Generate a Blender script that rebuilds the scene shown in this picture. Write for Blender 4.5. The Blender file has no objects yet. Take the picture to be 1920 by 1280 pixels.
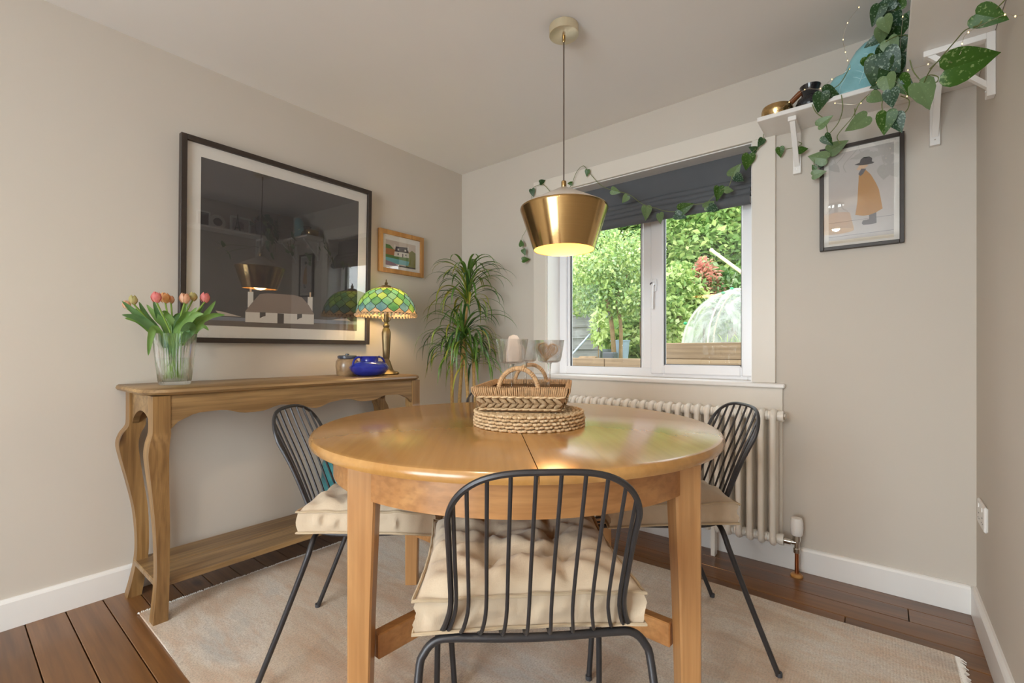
import bpy, bmesh, math, random
from mathutils import Vector, Matrix, Euler
from mathutils.noise import noise as mnoise
random.seed(7)
SC = bpy.context.scene
COL = SC.collection
PI = math.pi
sin, cos, rad = math.sin, math.cos, math.radians

# ------------------------------------------------------------------ camera, world, light, exposure
CAM = Vector((2.3845, -2.3895, 0.97))
YAW = rad(38.74)
cd = bpy.data.cameras.new('camera'); cam = bpy.data.objects.new('camera', cd); COL.objects.link(cam)
cam.location = CAM; cam.rotation_euler = (PI/2, 0, YAW)
cd.sensor_width = 36; cd.lens = 865/1920*36; cd.shift_y = 17/1920; cd.clip_start = 0.02
SC.camera = cam
SC.view_settings.view_transform = 'Standard'; SC.view_settings.look = 'None'
SC.view_settings.gamma = 1; SC.view_settings.use_curve_mapping = False
SC.view_settings.exposure = 0.25
SC.cycles.use_denoising = True
SC.cycles.max_bounces = 14; SC.cycles.transparent_max_bounces = 24; SC.cycles.diffuse_bounces = 6
SC.cycles.sample_clamp_indirect = 6
SC.cycles.caustics_reflective = False

world = bpy.data.worlds.new('overcast_sky'); SC.world = world; world.use_nodes = True
bg = world.node_tree.nodes['Background']
bg.inputs[0].default_value = (0.93, 0.97, 1.0, 1); bg.inputs[1].default_value = 4.0

def portal(loc, rot, sx, sy):
    l = bpy.data.lights.new('window_portal', 'AREA'); l.shape = 'RECTANGLE'; l.size = sx; l.size_y = sy
    l.cycles.is_portal = True
    o = bpy.data.objects.new('window_portal', l); COL.objects.link(o); o.location = loc; o.rotation_euler = rot
portal((1.33, 0.21, 1.37), (-PI/2, 0, 0), 1.16, 1.15)
dl = bpy.data.lights.new('doorway_fill', 'AREA'); dl.shape = 'RECTANGLE'; dl.size = 1.62; dl.size_y = 2.05; dl.energy = 96; dl.color = (0.86, 0.94, 1.0)
do = bpy.data.objects.new('doorway_fill', dl); COL.objects.link(do); do.location = (1.645, -4.95, 1.08); do.rotation_euler = (PI/2, 0, 0)   # area lamp added as room fill, outside the added doorway

# ------------------------------------------------------------------ helpers: materials
def lin(c):
    return tuple(((v/255)/12.92 if v/255 <= 0.04045 else ((v/255+0.055)/1.055)**2.4) for v in c)
MATS = {}
def new_mat(name):
    m = bpy.data.materials.new(name); m.use_nodes = True
    nt = m.node_tree; b = nt.nodes['Principled BSDF']
    MATS[name] = m
    return m, nt, b
def N(nt, t, **kw):
    n = nt.nodes.new(t)
    for k, v in kw.items():
        if k in n.inputs: n.inputs[k].default_value = v
        else: setattr(n, k, v)
    return n
def coords(nt, scale=(1, 1, 1), rot=(0, 0, 0), kind='Object'):
    tc = N(nt, 'ShaderNodeTexCoord'); mp = N(nt, 'ShaderNodeMapping')
    mp.inputs['Scale'].default_value = scale; mp.inputs['Rotation'].default_value = rot
    nt.links.new(tc.outputs[kind], mp.inputs['Vector']); return mp.outputs['Vector']
def noise(nt, vec, scale, detail=3, rough=0.55, dist=0.0):
    n = N(nt, 'ShaderNodeTexNoise'); n.inputs['Scale'].default_value = scale
    n.inputs['Detail'].default_value = detail; n.inputs['Roughness'].default_value = rough
    n.inputs['Distortion'].default_value = dist
    nt.links.new(vec, n.inputs['Vector']); return n.outputs['Fac']
def ramp(nt, fac, stops):
    r = N(nt, 'ShaderNodeValToRGB'); e = r.color_ramp.elements
    while len(e) < len(stops): e.new(0.5)
    for el, (p, c) in zip(e, stops): el.position = p; el.color = (*c, 1) if len(c) == 3 else c
    nt.links.new(fac, r.inputs['Fac']); return r.outputs['Color']
def mixc(nt, fac, a, b, mode='MIX'):
    m = N(nt, 'ShaderNodeMix', data_type='RGBA', blend_type=mode)
    for s, v in ((0, fac), (6, a), (7, b)):
        if isinstance(v, (int, float)): m.inputs[s].default_value = v
        elif isinstance(v, tuple): m.inputs[s].default_value = (*v, 1)
        else: nt.links.new(v, m.inputs[s])
    return m.outputs[2]
def bump(nt, b, h, strength=0.2, dist=0.01):
    n = N(nt, 'ShaderNodeBump'); n.inputs['Strength'].default_value = strength; n.inputs['Distance'].default_value = dist
    nt.links.new(h, n.inputs['Height']); nt.links.new(n.outputs['Normal'], b.inputs['Normal'])
def plain(name, c, rough=0.5, metal=0.0, vary=0.06, vscale=8, bumpv=0.0, bscale=60, coat=0.0, spec=0.5, emit=None, estr=0.0):
    m, nt, b = new_mat(name)
    col = lin(c); v = coords(nt)
    f = noise(nt, v, vscale, 3)
    dk = tuple(x*(1-vary) for x in col); lt = tuple(min(1, x*(1+vary)) for x in col)
    nt.links.new(ramp(nt, f, [(0.3, dk), (0.7, lt)]), b.inputs['Base Color'])
    b.inputs['Roughness'].default_value = rough; b.inputs['Metallic'].default_value = metal
    b.inputs['Coat Weight'].default_value = coat; b.inputs['Specular IOR Level'].default_value = spec
    if bumpv: bump(nt, b, noise(nt, v, bscale, 4), bumpv, 0.004)
    if emit: b.inputs['Emission Color'].default_value = (*lin(emit), 1); b.inputs['Emission Strength'].default_value = estr
    return m
def wood(name, light, dark, axis=0, scale=1.0, rough=0.4, coat=0.0, knots=True, streak=0.5, knotc=None):
    m, nt, b = new_mat(name)
    st = [14.0, 14.0, 14.0]; st[axis] = 0.9
    v = coords(nt, tuple(s*scale for s in st))
    f1 = noise(nt, v, 1.0, 5, 0.6, 0.6)
    st2 = [90.0, 90.0, 90.0]; st2[axis] = 3.0
    f2 = noise(nt, coords(nt, tuple(s*scale for s in st2)), 1.0, 2)
    c = ramp(nt, f1, [(0.28, lin(dark)), (0.5, tuple((a+bb)/2 for a, bb in zip(lin(light), lin(dark)))), (0.68, lin(light))])
    dk = tuple(x*0.72 for x in lin(dark))
    s = ramp(nt, f2, [(0.35, (streak, streak, streak)), (0.6, (0, 0, 0))])
    c = mixc(nt, s, c, dk)
    if knots:
        vo = N(nt, 'ShaderNodeTexVoronoi'); sk = [5.5, 5.5, 5.5]; sk[axis] = 2.6
        nt.links.new(coords(nt, tuple(x*scale for x in sk)), vo.inputs['Vector']); vo.inputs['Scale'].default_value = 1
        k = ramp(nt, vo.outputs['Distance'], [(0.05, (1, 1, 1)), (0.13, (0, 0, 0))])
        c = mixc(nt, k, c, lin(knotc or (110, 58, 30)))
    nt.links.new(c, b.inputs['Base Color'])
    b.inputs['Roughness'].default_value = rough; b.inputs['Coat Weight'].default_value = coat; b.inputs['Coat Roughness'].default_value = 0.14
    bump(nt, b, f2, 0.08, 0.002)
    return m
def glass_thin(name, tint=(1, 1, 1), ior=1.5, rough=0.0, boost=1.0):
    m, nt, b = new_mat(name); nt.nodes.remove(b)
    out = nt.nodes['Material Output']
    t = N(nt, 'ShaderNodeBsdfTransparent'); t.inputs[0].default_value = (*tint, 1)
    g = N(nt, 'ShaderNodeBsdfGlossy'); g.inputs['Roughness'].default_value = rough
    fr = N(nt, 'ShaderNodeFresnel')                  # the same reflectance on both faces of the thin pane
    ge = N(nt, 'ShaderNodeNewGeometry'); mr = N(nt, 'ShaderNodeMapRange'); mr.inputs['To Min'].default_value = ior; mr.inputs['To Max'].default_value = 1/ior
    nt.links.new(ge.outputs['Backfacing'], mr.inputs['Value']); nt.links.new(mr.outputs[0], fr.inputs['IOR'])
    mx = N(nt, 'ShaderNodeMixShader')
    fac = fr.outputs[0]
    if boost != 1.0:
        mm = N(nt, 'ShaderNodeMath', operation='MULTIPLY', use_clamp=True); mm.inputs[1].default_value = boost
        nt.links.new(fac, mm.inputs[0]); fac = mm.outputs[0]
    nt.links.new(fac, mx.inputs[0]); nt.links.new(t.outputs[0], mx.inputs[1]); nt.links.new(g.outputs[0], mx.inputs[2])
    nt.links.new(mx.outputs[0], out.inputs[0]); return m
def translucent(name, c, trans=0.5, rough=0.5, vary=0.2, vscale=6, c2=None, gloss=0.06):
    m, nt, b = new_mat(name)
    col = lin(c); other = lin(c2) if c2 else tuple(x*(1-vary) for x in col)
    f = noise(nt, coords(nt), vscale, 3)
    cc = ramp(nt, f, [(0.35, other), (0.65, col)])
    nt.links.new(cc, b.inputs['Base Color']); b.inputs['Roughness'].default_value = rough
    tr = N(nt, 'ShaderNodeBsdfTranslucent'); nt.links.new(cc, tr.inputs[0])
    mx = N(nt, 'ShaderNodeMixShader'); mx.inputs[0].default_value = trans
    out = nt.nodes['Material Output']
    nt.links.new(b.outputs[0], mx.inputs[1]); nt.links.new(tr.outputs[0], mx.inputs[2]); nt.links.new(mx.outputs[0], out.inputs[0])
    return m
def flat(name, c, rough=0.7):
    return plain(name, c, rough, vary=0.03, vscale=30)

# ------------------------------------------------------------------ helpers: meshes
class MB:
    def __init__(s): s.v = []; s.f = []; s.m = []; s.cur = 0
    def add(s, vs, fs):
        o = len(s.v); s.v += [tuple(p) for p in vs]
        s.f += [tuple(i+o for i in f) for f in fs]; s.m += [s.cur]*len(fs); return s
    def box(s, lo, hi, M=None, ch=0.0):
        (x0, y0, z0), (x1, y1, z1) = lo, hi
        if ch <= 0:
            vs = [(x, y, z) for z in (z0, z1) for y in (y0, y1) for x in (x0, x1)]
            fs = [(0, 2, 3, 1), (4, 5, 7, 6), (0, 1, 5, 4), (2, 6, 7, 3), (0, 4, 6, 2), (1, 3, 7, 5)]
        else:
            bm = bmesh.new(); bmesh.ops.create_cube(bm, size=1)
            for p in bm.verts:
                p.co = Vector(((x0+x1)/2+p.co.x*(x1-x0), (y0+y1)/2+p.co.y*(y1-y0), (z0+z1)/2+p.co.z*(z1-z0)))
            bmesh.ops.bevel(bm, geom=bm.edges[:], offset=ch, segments=1, affect='EDGES')
            bm.verts.index_update(); vs = [p.co.copy() for p in bm.verts]; fs = [tuple(q.index for q in f.verts) for f in bm.faces]; bm.free()
        if M is not None: vs = [M @ Vector(p) for p in vs]
        return s.add(vs, fs)
    def tube(s, path, r, n=8, closed=False, caps=True):
        P = [Vector(p) for p in path]; k = len(P); R = r if isinstance(r, (list, tuple)) else [r]*k
        T = []
        for i in range(k):
            a = P[(i-1) % k] if (closed or i > 0) else P[i]; b = P[(i+1) % k] if (closed or i < k-1) else P[i]
            t = (b-a); T.append(t.normalized() if t.length > 1e-9 else Vector((0, 0, 1)))
        up = Vector((0, 0, 1)) if abs(T[0].z) < 0.9 else Vector((1, 0, 0))
        nrm = (up - T[0]*up.dot(T[0])).normalized(); vs = []
        for i in range(k):
            if i: nrm = (nrm - T[i]*nrm.dot(T[i])); nrm = nrm.normalized() if nrm.length > 1e-6 else Vector((1, 0, 0))
            bn = T[i].cross(nrm)
            for j in range(n):
                a = 2*PI*j/n; vs.append(P[i] + (nrm*cos(a)+bn*sin(a))*R[i])
        fs = []
        for i in range(k if closed else k-1):
            for j in range(n):
                a, b = i*n+j, i*n+(j+1) % n; c, d = ((i+1) % k)*n+(j+1) % n, ((i+1) % k)*n+j
                fs.append((a, b, c, d))
        if caps and not closed:
            fs.append(tuple(range(n-1, -1, -1))); fs.append(tuple((k-1)*n+j for j in range(n)))
        return s.add(vs, fs)
    def lathe(s, prof, n=32, c=(0, 0, 0), rib=None, closed=False, caps=True):
        vs = []; k = len(prof)
        for (r, z) in prof:
            for j in range(n):
                rr = r*(1+rib(j, r, z)) if rib else r
                a = 2*PI*j/n; vs.append((c[0]+rr*cos(a), c[1]+rr*sin(a), c[2]+z))
        fs = []
        for i in range(k if closed else k-1):
            for j in range(n):
                i2 = (i+1) % k
                fs.append((i*n+j, i*n+(j+1) % n, i2*n+(j+1) % n, i2*n+j))
        if not closed and caps:
            if prof[0][0] > 1e-5: fs.append(tuple(range(n-1, -1, -1)))
            if prof[-1][0] > 1e-5: fs.append(tuple((k-1)*n+j for j in range(n)))
        return s.add(vs, fs)
    def prism(s, pts, h0, h1, M=None):      # polygon in xy, extruded in z
        n = len(pts); vs = [(x, y, h0) for x, y in pts]+[(x, y, h1) for x, y in pts]
        fs = [tuple(range(n-1, -1, -1)), tuple(range(n, 2*n))]+[(i, (i+1) % n, n+(i+1) % n, n+i) for i in range(n)]
        if M is not None: vs = [M @ Vector(p) for p in vs]
        return s.add(vs, fs)
    def grid(s, fn, nu, nv, wrapu=False):
        vs = [fn(i/nu, j/nv) for j in range(nv+1) for i in range(nu+(0 if wrapu else 1))]
        w = nu if wrapu else nu+1; fs = []
        for j in range(nv):
            for i in range(nu):
                a = j*w+i; b = j*w+(i+1) % w; fs.append((a, b, b+w, a+w))
        return s.add(vs, fs)
    def ball(s, c, r, M=None, n=8, m=5):
        rx, ry, rz = r if isinstance(r, (tuple, list)) else (r, r, r); vs = []; fs = []
        vs.append(Vector((0, 0, -rz)))
        for i in range(1, m):
            t = -PI/2+PI*i/m
            for j in range(n): a = 2*PI*j/n; vs.append(Vector((rx*cos(t)*cos(a), ry*cos(t)*sin(a), rz*sin(t))))
        vs.append(Vector((0, 0, rz)))
        for j in range(n):
            fs.append((0, 1+(j+1) % n, 1+j)); top = len(vs)-1; b = 1+(m-2)*n
            fs.append((top, b+j, b+(j+1) % n))
        for i in range(m-2):
            for j in range(n):
                a = 1+i*n+j; bb = 1+i*n+(j+1) % n; fs.append((a, bb, bb+n, a+n))
        C = Vector(c); vs = [(M @ p if M is not None else p)+C for p in vs]
        return s.add(vs, fs)
    def mesh(s, name, mats, smooth=True, angle=38):
        me = bpy.data.meshes.new(name); me.from_pydata(s.v, [], s.f)
        for m in (mats if isinstance(mats, (list, tuple)) else [mats]): me.materials.append(MATS[m] if isinstance(m, str) else m)
        if any(s.m): me.polygons.foreach_set('material_index', s.m)
        if smooth:
            me.shade_smooth(); me.set_sharp_from_angle(angle=rad(angle))
        me.update(); return me
    def build(s, name, mats, parent=None, smooth=True, angle=38, loc=None, rot=None):
        return put(name, s.mesh(name, mats, smooth, angle), parent, loc, rot)
def put(name, me, parent=None, loc=None, rot=None, scale=None):
    o = bpy.data.objects.new(name, me); COL.objects.link(o)
    if parent is not None: o.parent = parent
    if loc is not None: o.location = loc
    if rot is not None: o.rotation_euler = rot
    if scale is not None: o.scale = (scale,)*3 if isinstance(scale, (int, float)) else scale
    return o
def tag(o, label=None, cat=None, group=None, kind=None):
    if label: o['label'] = label
    if cat: o['category'] = cat
    if group: o['group'] = group
    if kind: o['kind'] = kind
    return o
def thing(name, label, cat, loc=(0, 0, 0), rz=0, group=None):
    o = bpy.data.objects.new(name, None); COL.objects.link(o); o.empty_display_size = 0.05
    o.location = loc; o.rotation_euler = (0, 0, rz)
    return tag(o, label, cat, group)
def copy_tree(o, parent=None):
    c = o.copy(); COL.objects.link(c); c.parent = parent
    for ch in list(o.children): copy_tree(ch, c)
    return c
def smooth_path(pts, k=6):
    P = [Vector(p) for p in pts]; out = []
    for i in range(len(P)-1):
        a = P[max(0, i-1)]; b = P[i]; c = P[i+1]; d = P[min(len(P)-1, i+2)]
        for j in range(k):
            t = j/k
            out.append(0.5*((2*b)+(c-a)*t+(2*a-5*b+4*c-d)*t*t+(3*b-a-3*c+d)*t**3))
    out.append(P[-1]); return out
FW = Vector((-sin(YAW), cos(YAW), 0)); RT = Vector((cos(YAW), sin(YAW), 0))
def at(px, py, d):          # a point of the place that the survey of the photograph found at distance d
    return CAM + FW*d + RT*((px-960)/865*d) + Vector((0, 0, (657-py)/865*d))
def lat(l, d, z=0.0):
    p = CAM + FW*d + RT*l; return Vector((p.x, p.y, z))

# ------------------------------------------------------------------ materials
plain('wall_paint', (203, 194, 183), 0.75, vary=0.015, vscale=2, bumpv=0.03, bscale=220)
plain('ceiling_paint', (236, 233, 230), 0.85, vary=0.01, vscale=2)
plain('white_gloss', (236, 233, 230), 0.32, vary=0.01)
plain('trim_paint', (222, 214, 203), 0.4, vary=0.012)
plain('upvc', (240, 240, 243), 0.25, vary=0.005)
plain('rubber', (60, 60, 64), 0.6)
plain('radiator_paint', (238, 233, 225), 0.3, vary=0.01)
plain('black_metal', (66, 64, 66), 0.42, 0.55, vary=0.08, vscale=30)
plain('chrome', (205, 200, 192), 0.2, 1.0, vary=0.03)
plain('copper', (190, 118, 78), 0.3, 1.0, vary=0.08)
plain('dark_frame', (52, 42, 36), 0.45, vary=0.15, vscale=40)
plain('mat_board', (238, 233, 226), 0.8, vary=0.01)
wood('floor_wood', (152, 106, 62), (106, 68, 36), 0, 0.7, 0.3, 0.25, True, 0.45, (52, 26, 12))
wood('floor_wood_dark', (138, 94, 54), (94, 60, 31), 0, 0.8, 0.3, 0.25, True, 0.5, (50, 26, 12))
wood('pine_top', (200, 152, 90), (174, 124, 66), 1, 0.55, 0.22, 0.5, True, 0.22, (132, 72, 34))
wood('pine_leg', (202, 154, 102), (170, 118, 70), 2, 0.8, 0.35, 0.2, True, 0.35, (120, 56, 34))
wood('pine_apron', (196, 144, 90), (162, 108, 60), 0, 0.8, 0.35, 0.2, False, 0.45)
wood('oak_top', (178, 144, 98), (110, 80, 48), 1, 0.9, 0.42, 0.1, True, 0.5, (96, 64, 34))
wood('oak_leg', (172, 134, 84), (108, 74, 40), 2, 1.0, 0.42, 0.1, True, 0.5, (70, 44, 24))
wood('oak_frame', (196, 146, 84), (166, 114, 58), 2, 2.0, 0.4, 0, False, 0.3)
wood('garden_timber', (158, 134, 104), (112, 90, 66), 0, 0.5, 0.8, 0, True, 0.5, (90, 70, 50))
wood('grey_timber', (150, 148, 146), (112, 110, 110), 0, 0.6, 0.85, 0, False, 0.5)

# ------------------------------------------------------------------ the room shell
RX, RY, H = 2.655, -4.7, 2.247
OX0, OX1, OZ0, OZ1 = 0.75, 1.912, 0.80, 1.945       # window opening
def struct(name, mb, mats, parent=None, label=None, **k):
    o = mb.build(name, mats, parent, **k)
    if parent is None: o['kind'] = 'structure'
    if label: o['label'] = label
    return o
struct('wall_left', MB().box((-0.2, RY-0.2, -0.1), (0, 0.2, H+0.1)), 'wall_paint', label='plain greige wall behind the console table', smooth=False)
struct('wall_right', MB().box((RX, RY-0.2, -0.1), (RX+0.2, 0.2, H+0.1)), 'wall_paint', label='plain greige wall at the right edge', smooth=False)
m = MB(); T = 0.2
m.box((0, 0, -0.1), (OX0, T, H+0.1)); m.box((OX1, 0, -0.1), (RX, T, H+0.1)); m.box((OX0, 0, -0.1), (OX1, T, OZ0)); m.box((OX0, 0, OZ1), (OX1, T, H+0.1))
struct('wall_back', m, 'wall_paint', label='greige wall around the garden window', smooth=False)
m = MB()                                            # wall behind the camera, with a wide doorway added to light the room
m.box((0, RY-0.2, -0.1), (0.83, RY, H+0.1)); m.box((2.46, RY-0.2, -0.1), (RX, RY, H+0.1)); m.box((0.83, RY-0.2, 2.12), (2.46, RY, H+0.1))
struct('wall_front', m, 'wall_paint', label='greige wall behind the camera with a doorway added for light', smooth=False)
struct('ceiling', MB().box((0, RY, H), (RX, 0, H+0.1)), 'ceiling_paint', label='flat pale ceiling', smooth=False)
fl = struct('floor', MB().box((0, RY, -0.1), (RX, 0, -0.024)), 'rubber', label='stained wooden floorboards', smooth=False)
# floorboards: 104 mm wide, running along the window wall
y = 0.0; k = 0
butts = {1: 2.46, 3: 2.28, 0: 1.2, 2: 1.0, 4: 0.7, 5: 1.7}
while y > RY+0.01:
    y1 = max(y-0.1045, RY); bx = butts.get(k, random.uniform(0.6, 2.1))
    for (xa, xb) in ((0.002, bx-0.0015), (bx+0.0015, RX-0.002)):
        hz = random.uniform(-0.0008, 0.0004); L = xb-xa; wdt = y-y1-0.003
        mb = MB().box((-L/2, -wdt/2, -0.011), (L/2, wdt/2, 0.011), ch=0.0012)
        o = mb.build('floor_board', random.choice(['floor_wood', 'floor_wood', 'floor_wood_dark']), fl, smooth=False, loc=((xa+xb)/2, (y+y1)/2, -0.011+hz))
    y = y1; k += 1
def baseboard(name, prof_dir, a, b, label):
    # profile: depth out of the wall, height
    prof = [(0, 0), (0.016, 0), (0.016, 0.092), (0.012, 0.100), (0.006, 0.104), (0, 0.104)]
    vs = []; n = len(prof)
    for p in (a, b):
        for d, z in prof: vs.append((p[0]+prof_dir[0]*d, p[1]+prof_dir[1]*d, z))
    fs = [(i, (i+1) % n, n+(i+1) % n, n+i) for i in range(n)]+[tuple(range(n-1, -1, -1)), tuple(range(n, 2*n))]
    struct(name, MB().add(vs, fs), 'white_gloss', label=label, smooth=False)
baseboard('baseboard_left', (1, 0), (0, RY), (0, 0), 'white painted skirting board along the left wall')
baseboard('baseboard_back', (0, -1), (0.016, 0), (RX-0.016, 0), 'white painted skirting board under the window')
baseboard('baseboard_right', (-1, 0), (RX, 0), (RX, RY), 'white painted skirting board along the right wall')

# ------------------------------------------------------------------ window
glass_thin('window_glass', (0.97, 0.985, 0.98), 1.45)
wy = 0.135                                          # room-side face of the white frame
def rect_frame(mb, x0, x1, z0, z1, t, ya, yb, ch=0.004):
    tl, tr, tb, tt = t
    mb.box((x0, ya, z0), (x0+tl, yb, z1), ch=ch); mb.box((x1-tr, ya, z0), (x1, yb, z1), ch=ch)
    mb.box((x0+tl, ya, z0), (x1-tr, yb, z0+tb), ch=ch); mb.box((x0+tl, ya, z1-tt), (x1-tr, yb, z1), ch=ch)
m = MB(); rect_frame(m, OX0, OX1, OZ0+0.022, OZ1, (0.056, 0.05, 0.05, 0.05), wy, wy+0.06)
m.box((1.318, wy, OZ0+0.07), (1.375, wy+0.06, OZ1-0.05), ch=0.004)
win = struct('window_1', m, 'upvc', label='white double glazed window onto the garden', angle=20)
m = MB(); rect_frame(m, 0.806, 1.318, 0.852, 1.895, (0.022, 0.018, 0.018, 0.02), wy+0.012, wy+0.045, 0.006)
struct('glazing_bead', m, 'upvc', win, angle=20)
m = MB(); rect_frame(m, 1.366, 1.898, 0.838, 1.91, (0.075, 0.062, 0.055, 0.05), wy-0.014, wy+0.04, 0.008)
sash = struct('casement_sash', m, 'upvc', win, angle=20)
struct('rubber_seal', (lambda b: (rect_frame(b, 0.827, 1.301, 0.869, 1.876, (0.004,)*4, wy+0.015, wy+0.03, 0), rect_frame(b, 1.440, 1.837, 0.892, 1.861, (0.004,)*4, wy-0.004, wy+0.02, 0), b)[2])(MB()), 'rubber', win, smooth=False)
struct('window_pane', MB().box((0.828, wy+0.022, 0.868), (1.302, wy+0.028, 1.878)), 'window_glass', win, smooth=False)
struct('window_pane', MB().box((1.438, wy+0.008, 0.890), (1.838, wy+0.014, 1.863)), 'window_glass', win, smooth=False)
m = MB(); hx, hz = 1.392, 1.33; m.box((hx-0.012, wy-0.026, hz-0.03), (hx+0.016, wy-0.014, hz+0.04), ch=0.004)
m.tube(smooth_path([(hx, wy-0.028, hz+0.01), (hx, wy-0.048, hz+0.005), (hx, wy-0.052, hz-0.03), (hx-0.002, wy-0.05, hz-0.09), (hx-0.002, wy-0.048, hz-0.13)], 4), [0.009]*12+[0.008]*5, 8)
hd = struct('window_handle', m, 'upvc', win)
struct('handle_lock', MB().ball((hx-0.004, wy-0.046, hz+0.008), 0.010, n=10, m=6), 'rubber', hd)
# sill, casing boards and the panel under the sill
m = MB().box((OX0+0.001, -0.0004, OZ0+0.0003), (OX1-0.001, wy, OZ0+0.0218)); m.box((0.64, -0.032, OZ0), (2.046, -0.0005, OZ0+0.022), ch=0.005)
struct('window_sill', m, 'white_gloss', win, angle=20)
for nm, lo, hi in (('trim_1', (0.655, -0.016, OZ1), (2.008, 0, 2.036)), ('trim_2', (0.655, -0.016, OZ0+0.0225), (OX0, 0, OZ1)), ('trim_3', (OX1, -0.016, OZ0+0.0225), (2.008, 0, OZ1)), ('trim_4', (0.66, -0.012, 0.105), (2.036, 0, OZ0))):
    lb = {'trim_1': 'flat painted casing board above the window', 'trim_2': 'flat painted casing board left of the window', 'trim_3': 'flat painted casing board right of the window', 'trim_4': 'flat painted panel below the window sill'}[nm]
    struct(nm, MB().box(lo, hi, ch=0.002), 'trim_paint', label=lb, smooth=False)
m = MB(); e = 0.001; m.box((OX0+e, -0.001, OZ0+0.023), (OX0+0.006, wy, OZ1-e)); m.box((OX1-0.006, -0.001, OZ0+0.023), (OX1-e, wy, OZ1-e)); m.box((OX0+0.006, -0.001, OZ1-0.006), (OX1-0.006, wy, OZ1-e))
struct('window_reveal', m, 'white_gloss', win, smooth=False)
# unseen doors added behind the camera to let in fill light: white frame with four glazed leaves
m = MB(); rect_frame(m, 0.83, 2.46, 0.0, 2.12, (0.06,)*4, RY-0.09, RY-0.03)
for x in (1.645,): m.box((x-0.03, RY-0.085, 0.06), (x+0.03, RY-0.035, 2.06))
dr = struct('added_door_1', m, 'upvc', label='white glazed doors added behind the camera to let in light', smooth=False)
for x0, x1 in ((0.89, 1.615), (1.675, 2.40)):
    struct('added_door_pane', MB().box((x0, RY-0.065, 0.06), (x1, RY-0.06, 2.06)), 'window_glass', dr, smooth=False)

# ------------------------------------------------------------------ roman blind
m, nt, b = new_mat('blind_fabric')
v = coords(nt, (1, 1, 1)); f = noise(nt, coords(nt, (500, 60, 500)), 1, 2); g = noise(nt, v, 4, 3)
nt.links.new(mixc(nt, g, lin((80, 82, 86)), lin((100, 102, 106))), b.inputs['Base Color']); b.inputs['Roughness'].default_value = 0.9
bump(nt, b, f, 0.25, 0.002)
t = thing('roman_blind', 'charcoal grey fabric roman blind gathered at the top of the window', 'blind', (1.331, 0.09, 1.67))
X0, X1 = -0.566, 0.566
def blind(u, w):
    x = X0+(X1-X0)*u
    z = 0.270*(1-w)+0.115*w
    return (x, -0.005*sin(w*3)+0.004*sin(u*9+w*2)*w, z)
MB().grid(blind, 40, 8).build('blind_panel', 'blind_fabric', t)
for k in range(4):
    def fold(u, w, k=k):
        x = X0+(X1-X0)*u; wob = 0.004*sin(u*11+k*1.7)+0.003*sin(u*23+k)
        zt = 0.140-0.030*k; a = w*PI
        return (x, 0.006-0.015*k-0.034*sin(a)**0.8-0.014*w, zt-0.018+0.022*cos(a)+wob*sin(a) - (0.012 if k == 3 else 0)*w)
    MB().grid(fold, 48, 8).build('blind_fold', 'blind_fabric', t)
MB().box((X0, 0.002, 0.250), (X1, 0.014, 0.2695)).build('head_rail', 'white_gloss', t, smooth=False)

# ------------------------------------------------------------------ column radiator
ra = thing('column_radiator', 'cream cast iron style column radiator under the window', 'radiator', (1.46, -0.075, 0.0))
def section_mesh():
    mb = MB()
    for yy in (-0.034, 0.0, 0.034):
        mb.tube([(0, yy, 0.150), (0, yy, 0.165), (0, yy, 0.665), (0, yy, 0.68)], [0.0115, 0.0125, 0.0125, 0.0115], 10)
    for z, s in ((0.688, 1), (0.138, -1)):
        mb.tube(smooth_path([(0, -0.034, z-s*0.02), (0, -0.033, z-s*0.004), (0, -0.022, z+s*0.008), (0, 0, z+s*0.012), (0, 0.022, z+s*0.008), (0, 0.033, z-s*0.004), (0, 0.034, z-s*0.02)], 3), 0.0135, 10)
        mb.tube([(-0.0225, 0, z-s*0.006), (0.0225, 0, z-s*0.006)], 0.021, 12)
    return mb.mesh('radiator_section', 'radiator_paint')
sm = section_mesh(); nx = 25
for i in range(nx): put('radiator_section', sm, ra, (0.552-i*0.046, 0, 0))
for z in (0.682, 0.144):
    MB().tube([(0.572, 0, z), (0.590, 0, z)], 0.024, 16).build('end_boss', 'radiator_paint', ra)
MB().tube([(0.588, 0, 0.682), (0.596, 0, 0.682), (0.602, 0, 0.682)], [0.016, 0.016, 0.008], 8).build('bleed_plug', 'chrome', ra)
for x in (-0.35, 0.30): MB().box((x-0.012, 0.03, 0.55), (x+0.012, 0.062, 0.60)).build('wall_bracket', 'radiator_paint', ra, smooth=False)
for x in (-0.35, 0.30): MB().box((x-0.009, -0.02, 0.0), (x+0.009, 0.02, 0.14)).build('foot', 'radiator_paint', ra, smooth=False)
vl = thing('radiator_valve', 'white thermostatic radiator valve on a copper pipe', 'valve', (2.098, -0.075, 0.0))
m = MB().lathe([(0.0, 0.175), (0.019, 0.176), (0.022, 0.182), (0.024, 0.205), (0.0235, 0.232), (0.020, 0.25), (0.0, 0.252)], 24, rib=lambda j, r, z: 0.05*(j % 2) if 0.18 < z < 0.235 else 0)
m.build('thermostat_head', 'white_gloss', vl)
m = MB().lathe([(0.012, 0.10), (0.014, 0.102), (0.014, 0.118), (0.010, 0.122), (0.010, 0.15), (0.016, 0.152), (0.016, 0.176), (0.0, 0.177)], 12)
m.tube([(0, 0, 0.144), (-0.02, 0, 0.144), (-0.021, 0, 0.144), (-0.047, 0, 0.144)], [0.010, 0.010, 0.014, 0.014], 10)
m.build('valve_body', 'chrome', vl)
MB().tube([(0, 0, 0.0), (0, 0, 0.102)], 0.0078, 12).build('supply_pipe', 'copper', vl)
MB().lathe([(0.0, 0.0), (0.024, 0.0), (0.024, 0.006), (0.018, 0.012), (0.008, 0.013)], 20).build('pipe_collar', 'oak_frame', vl)
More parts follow.
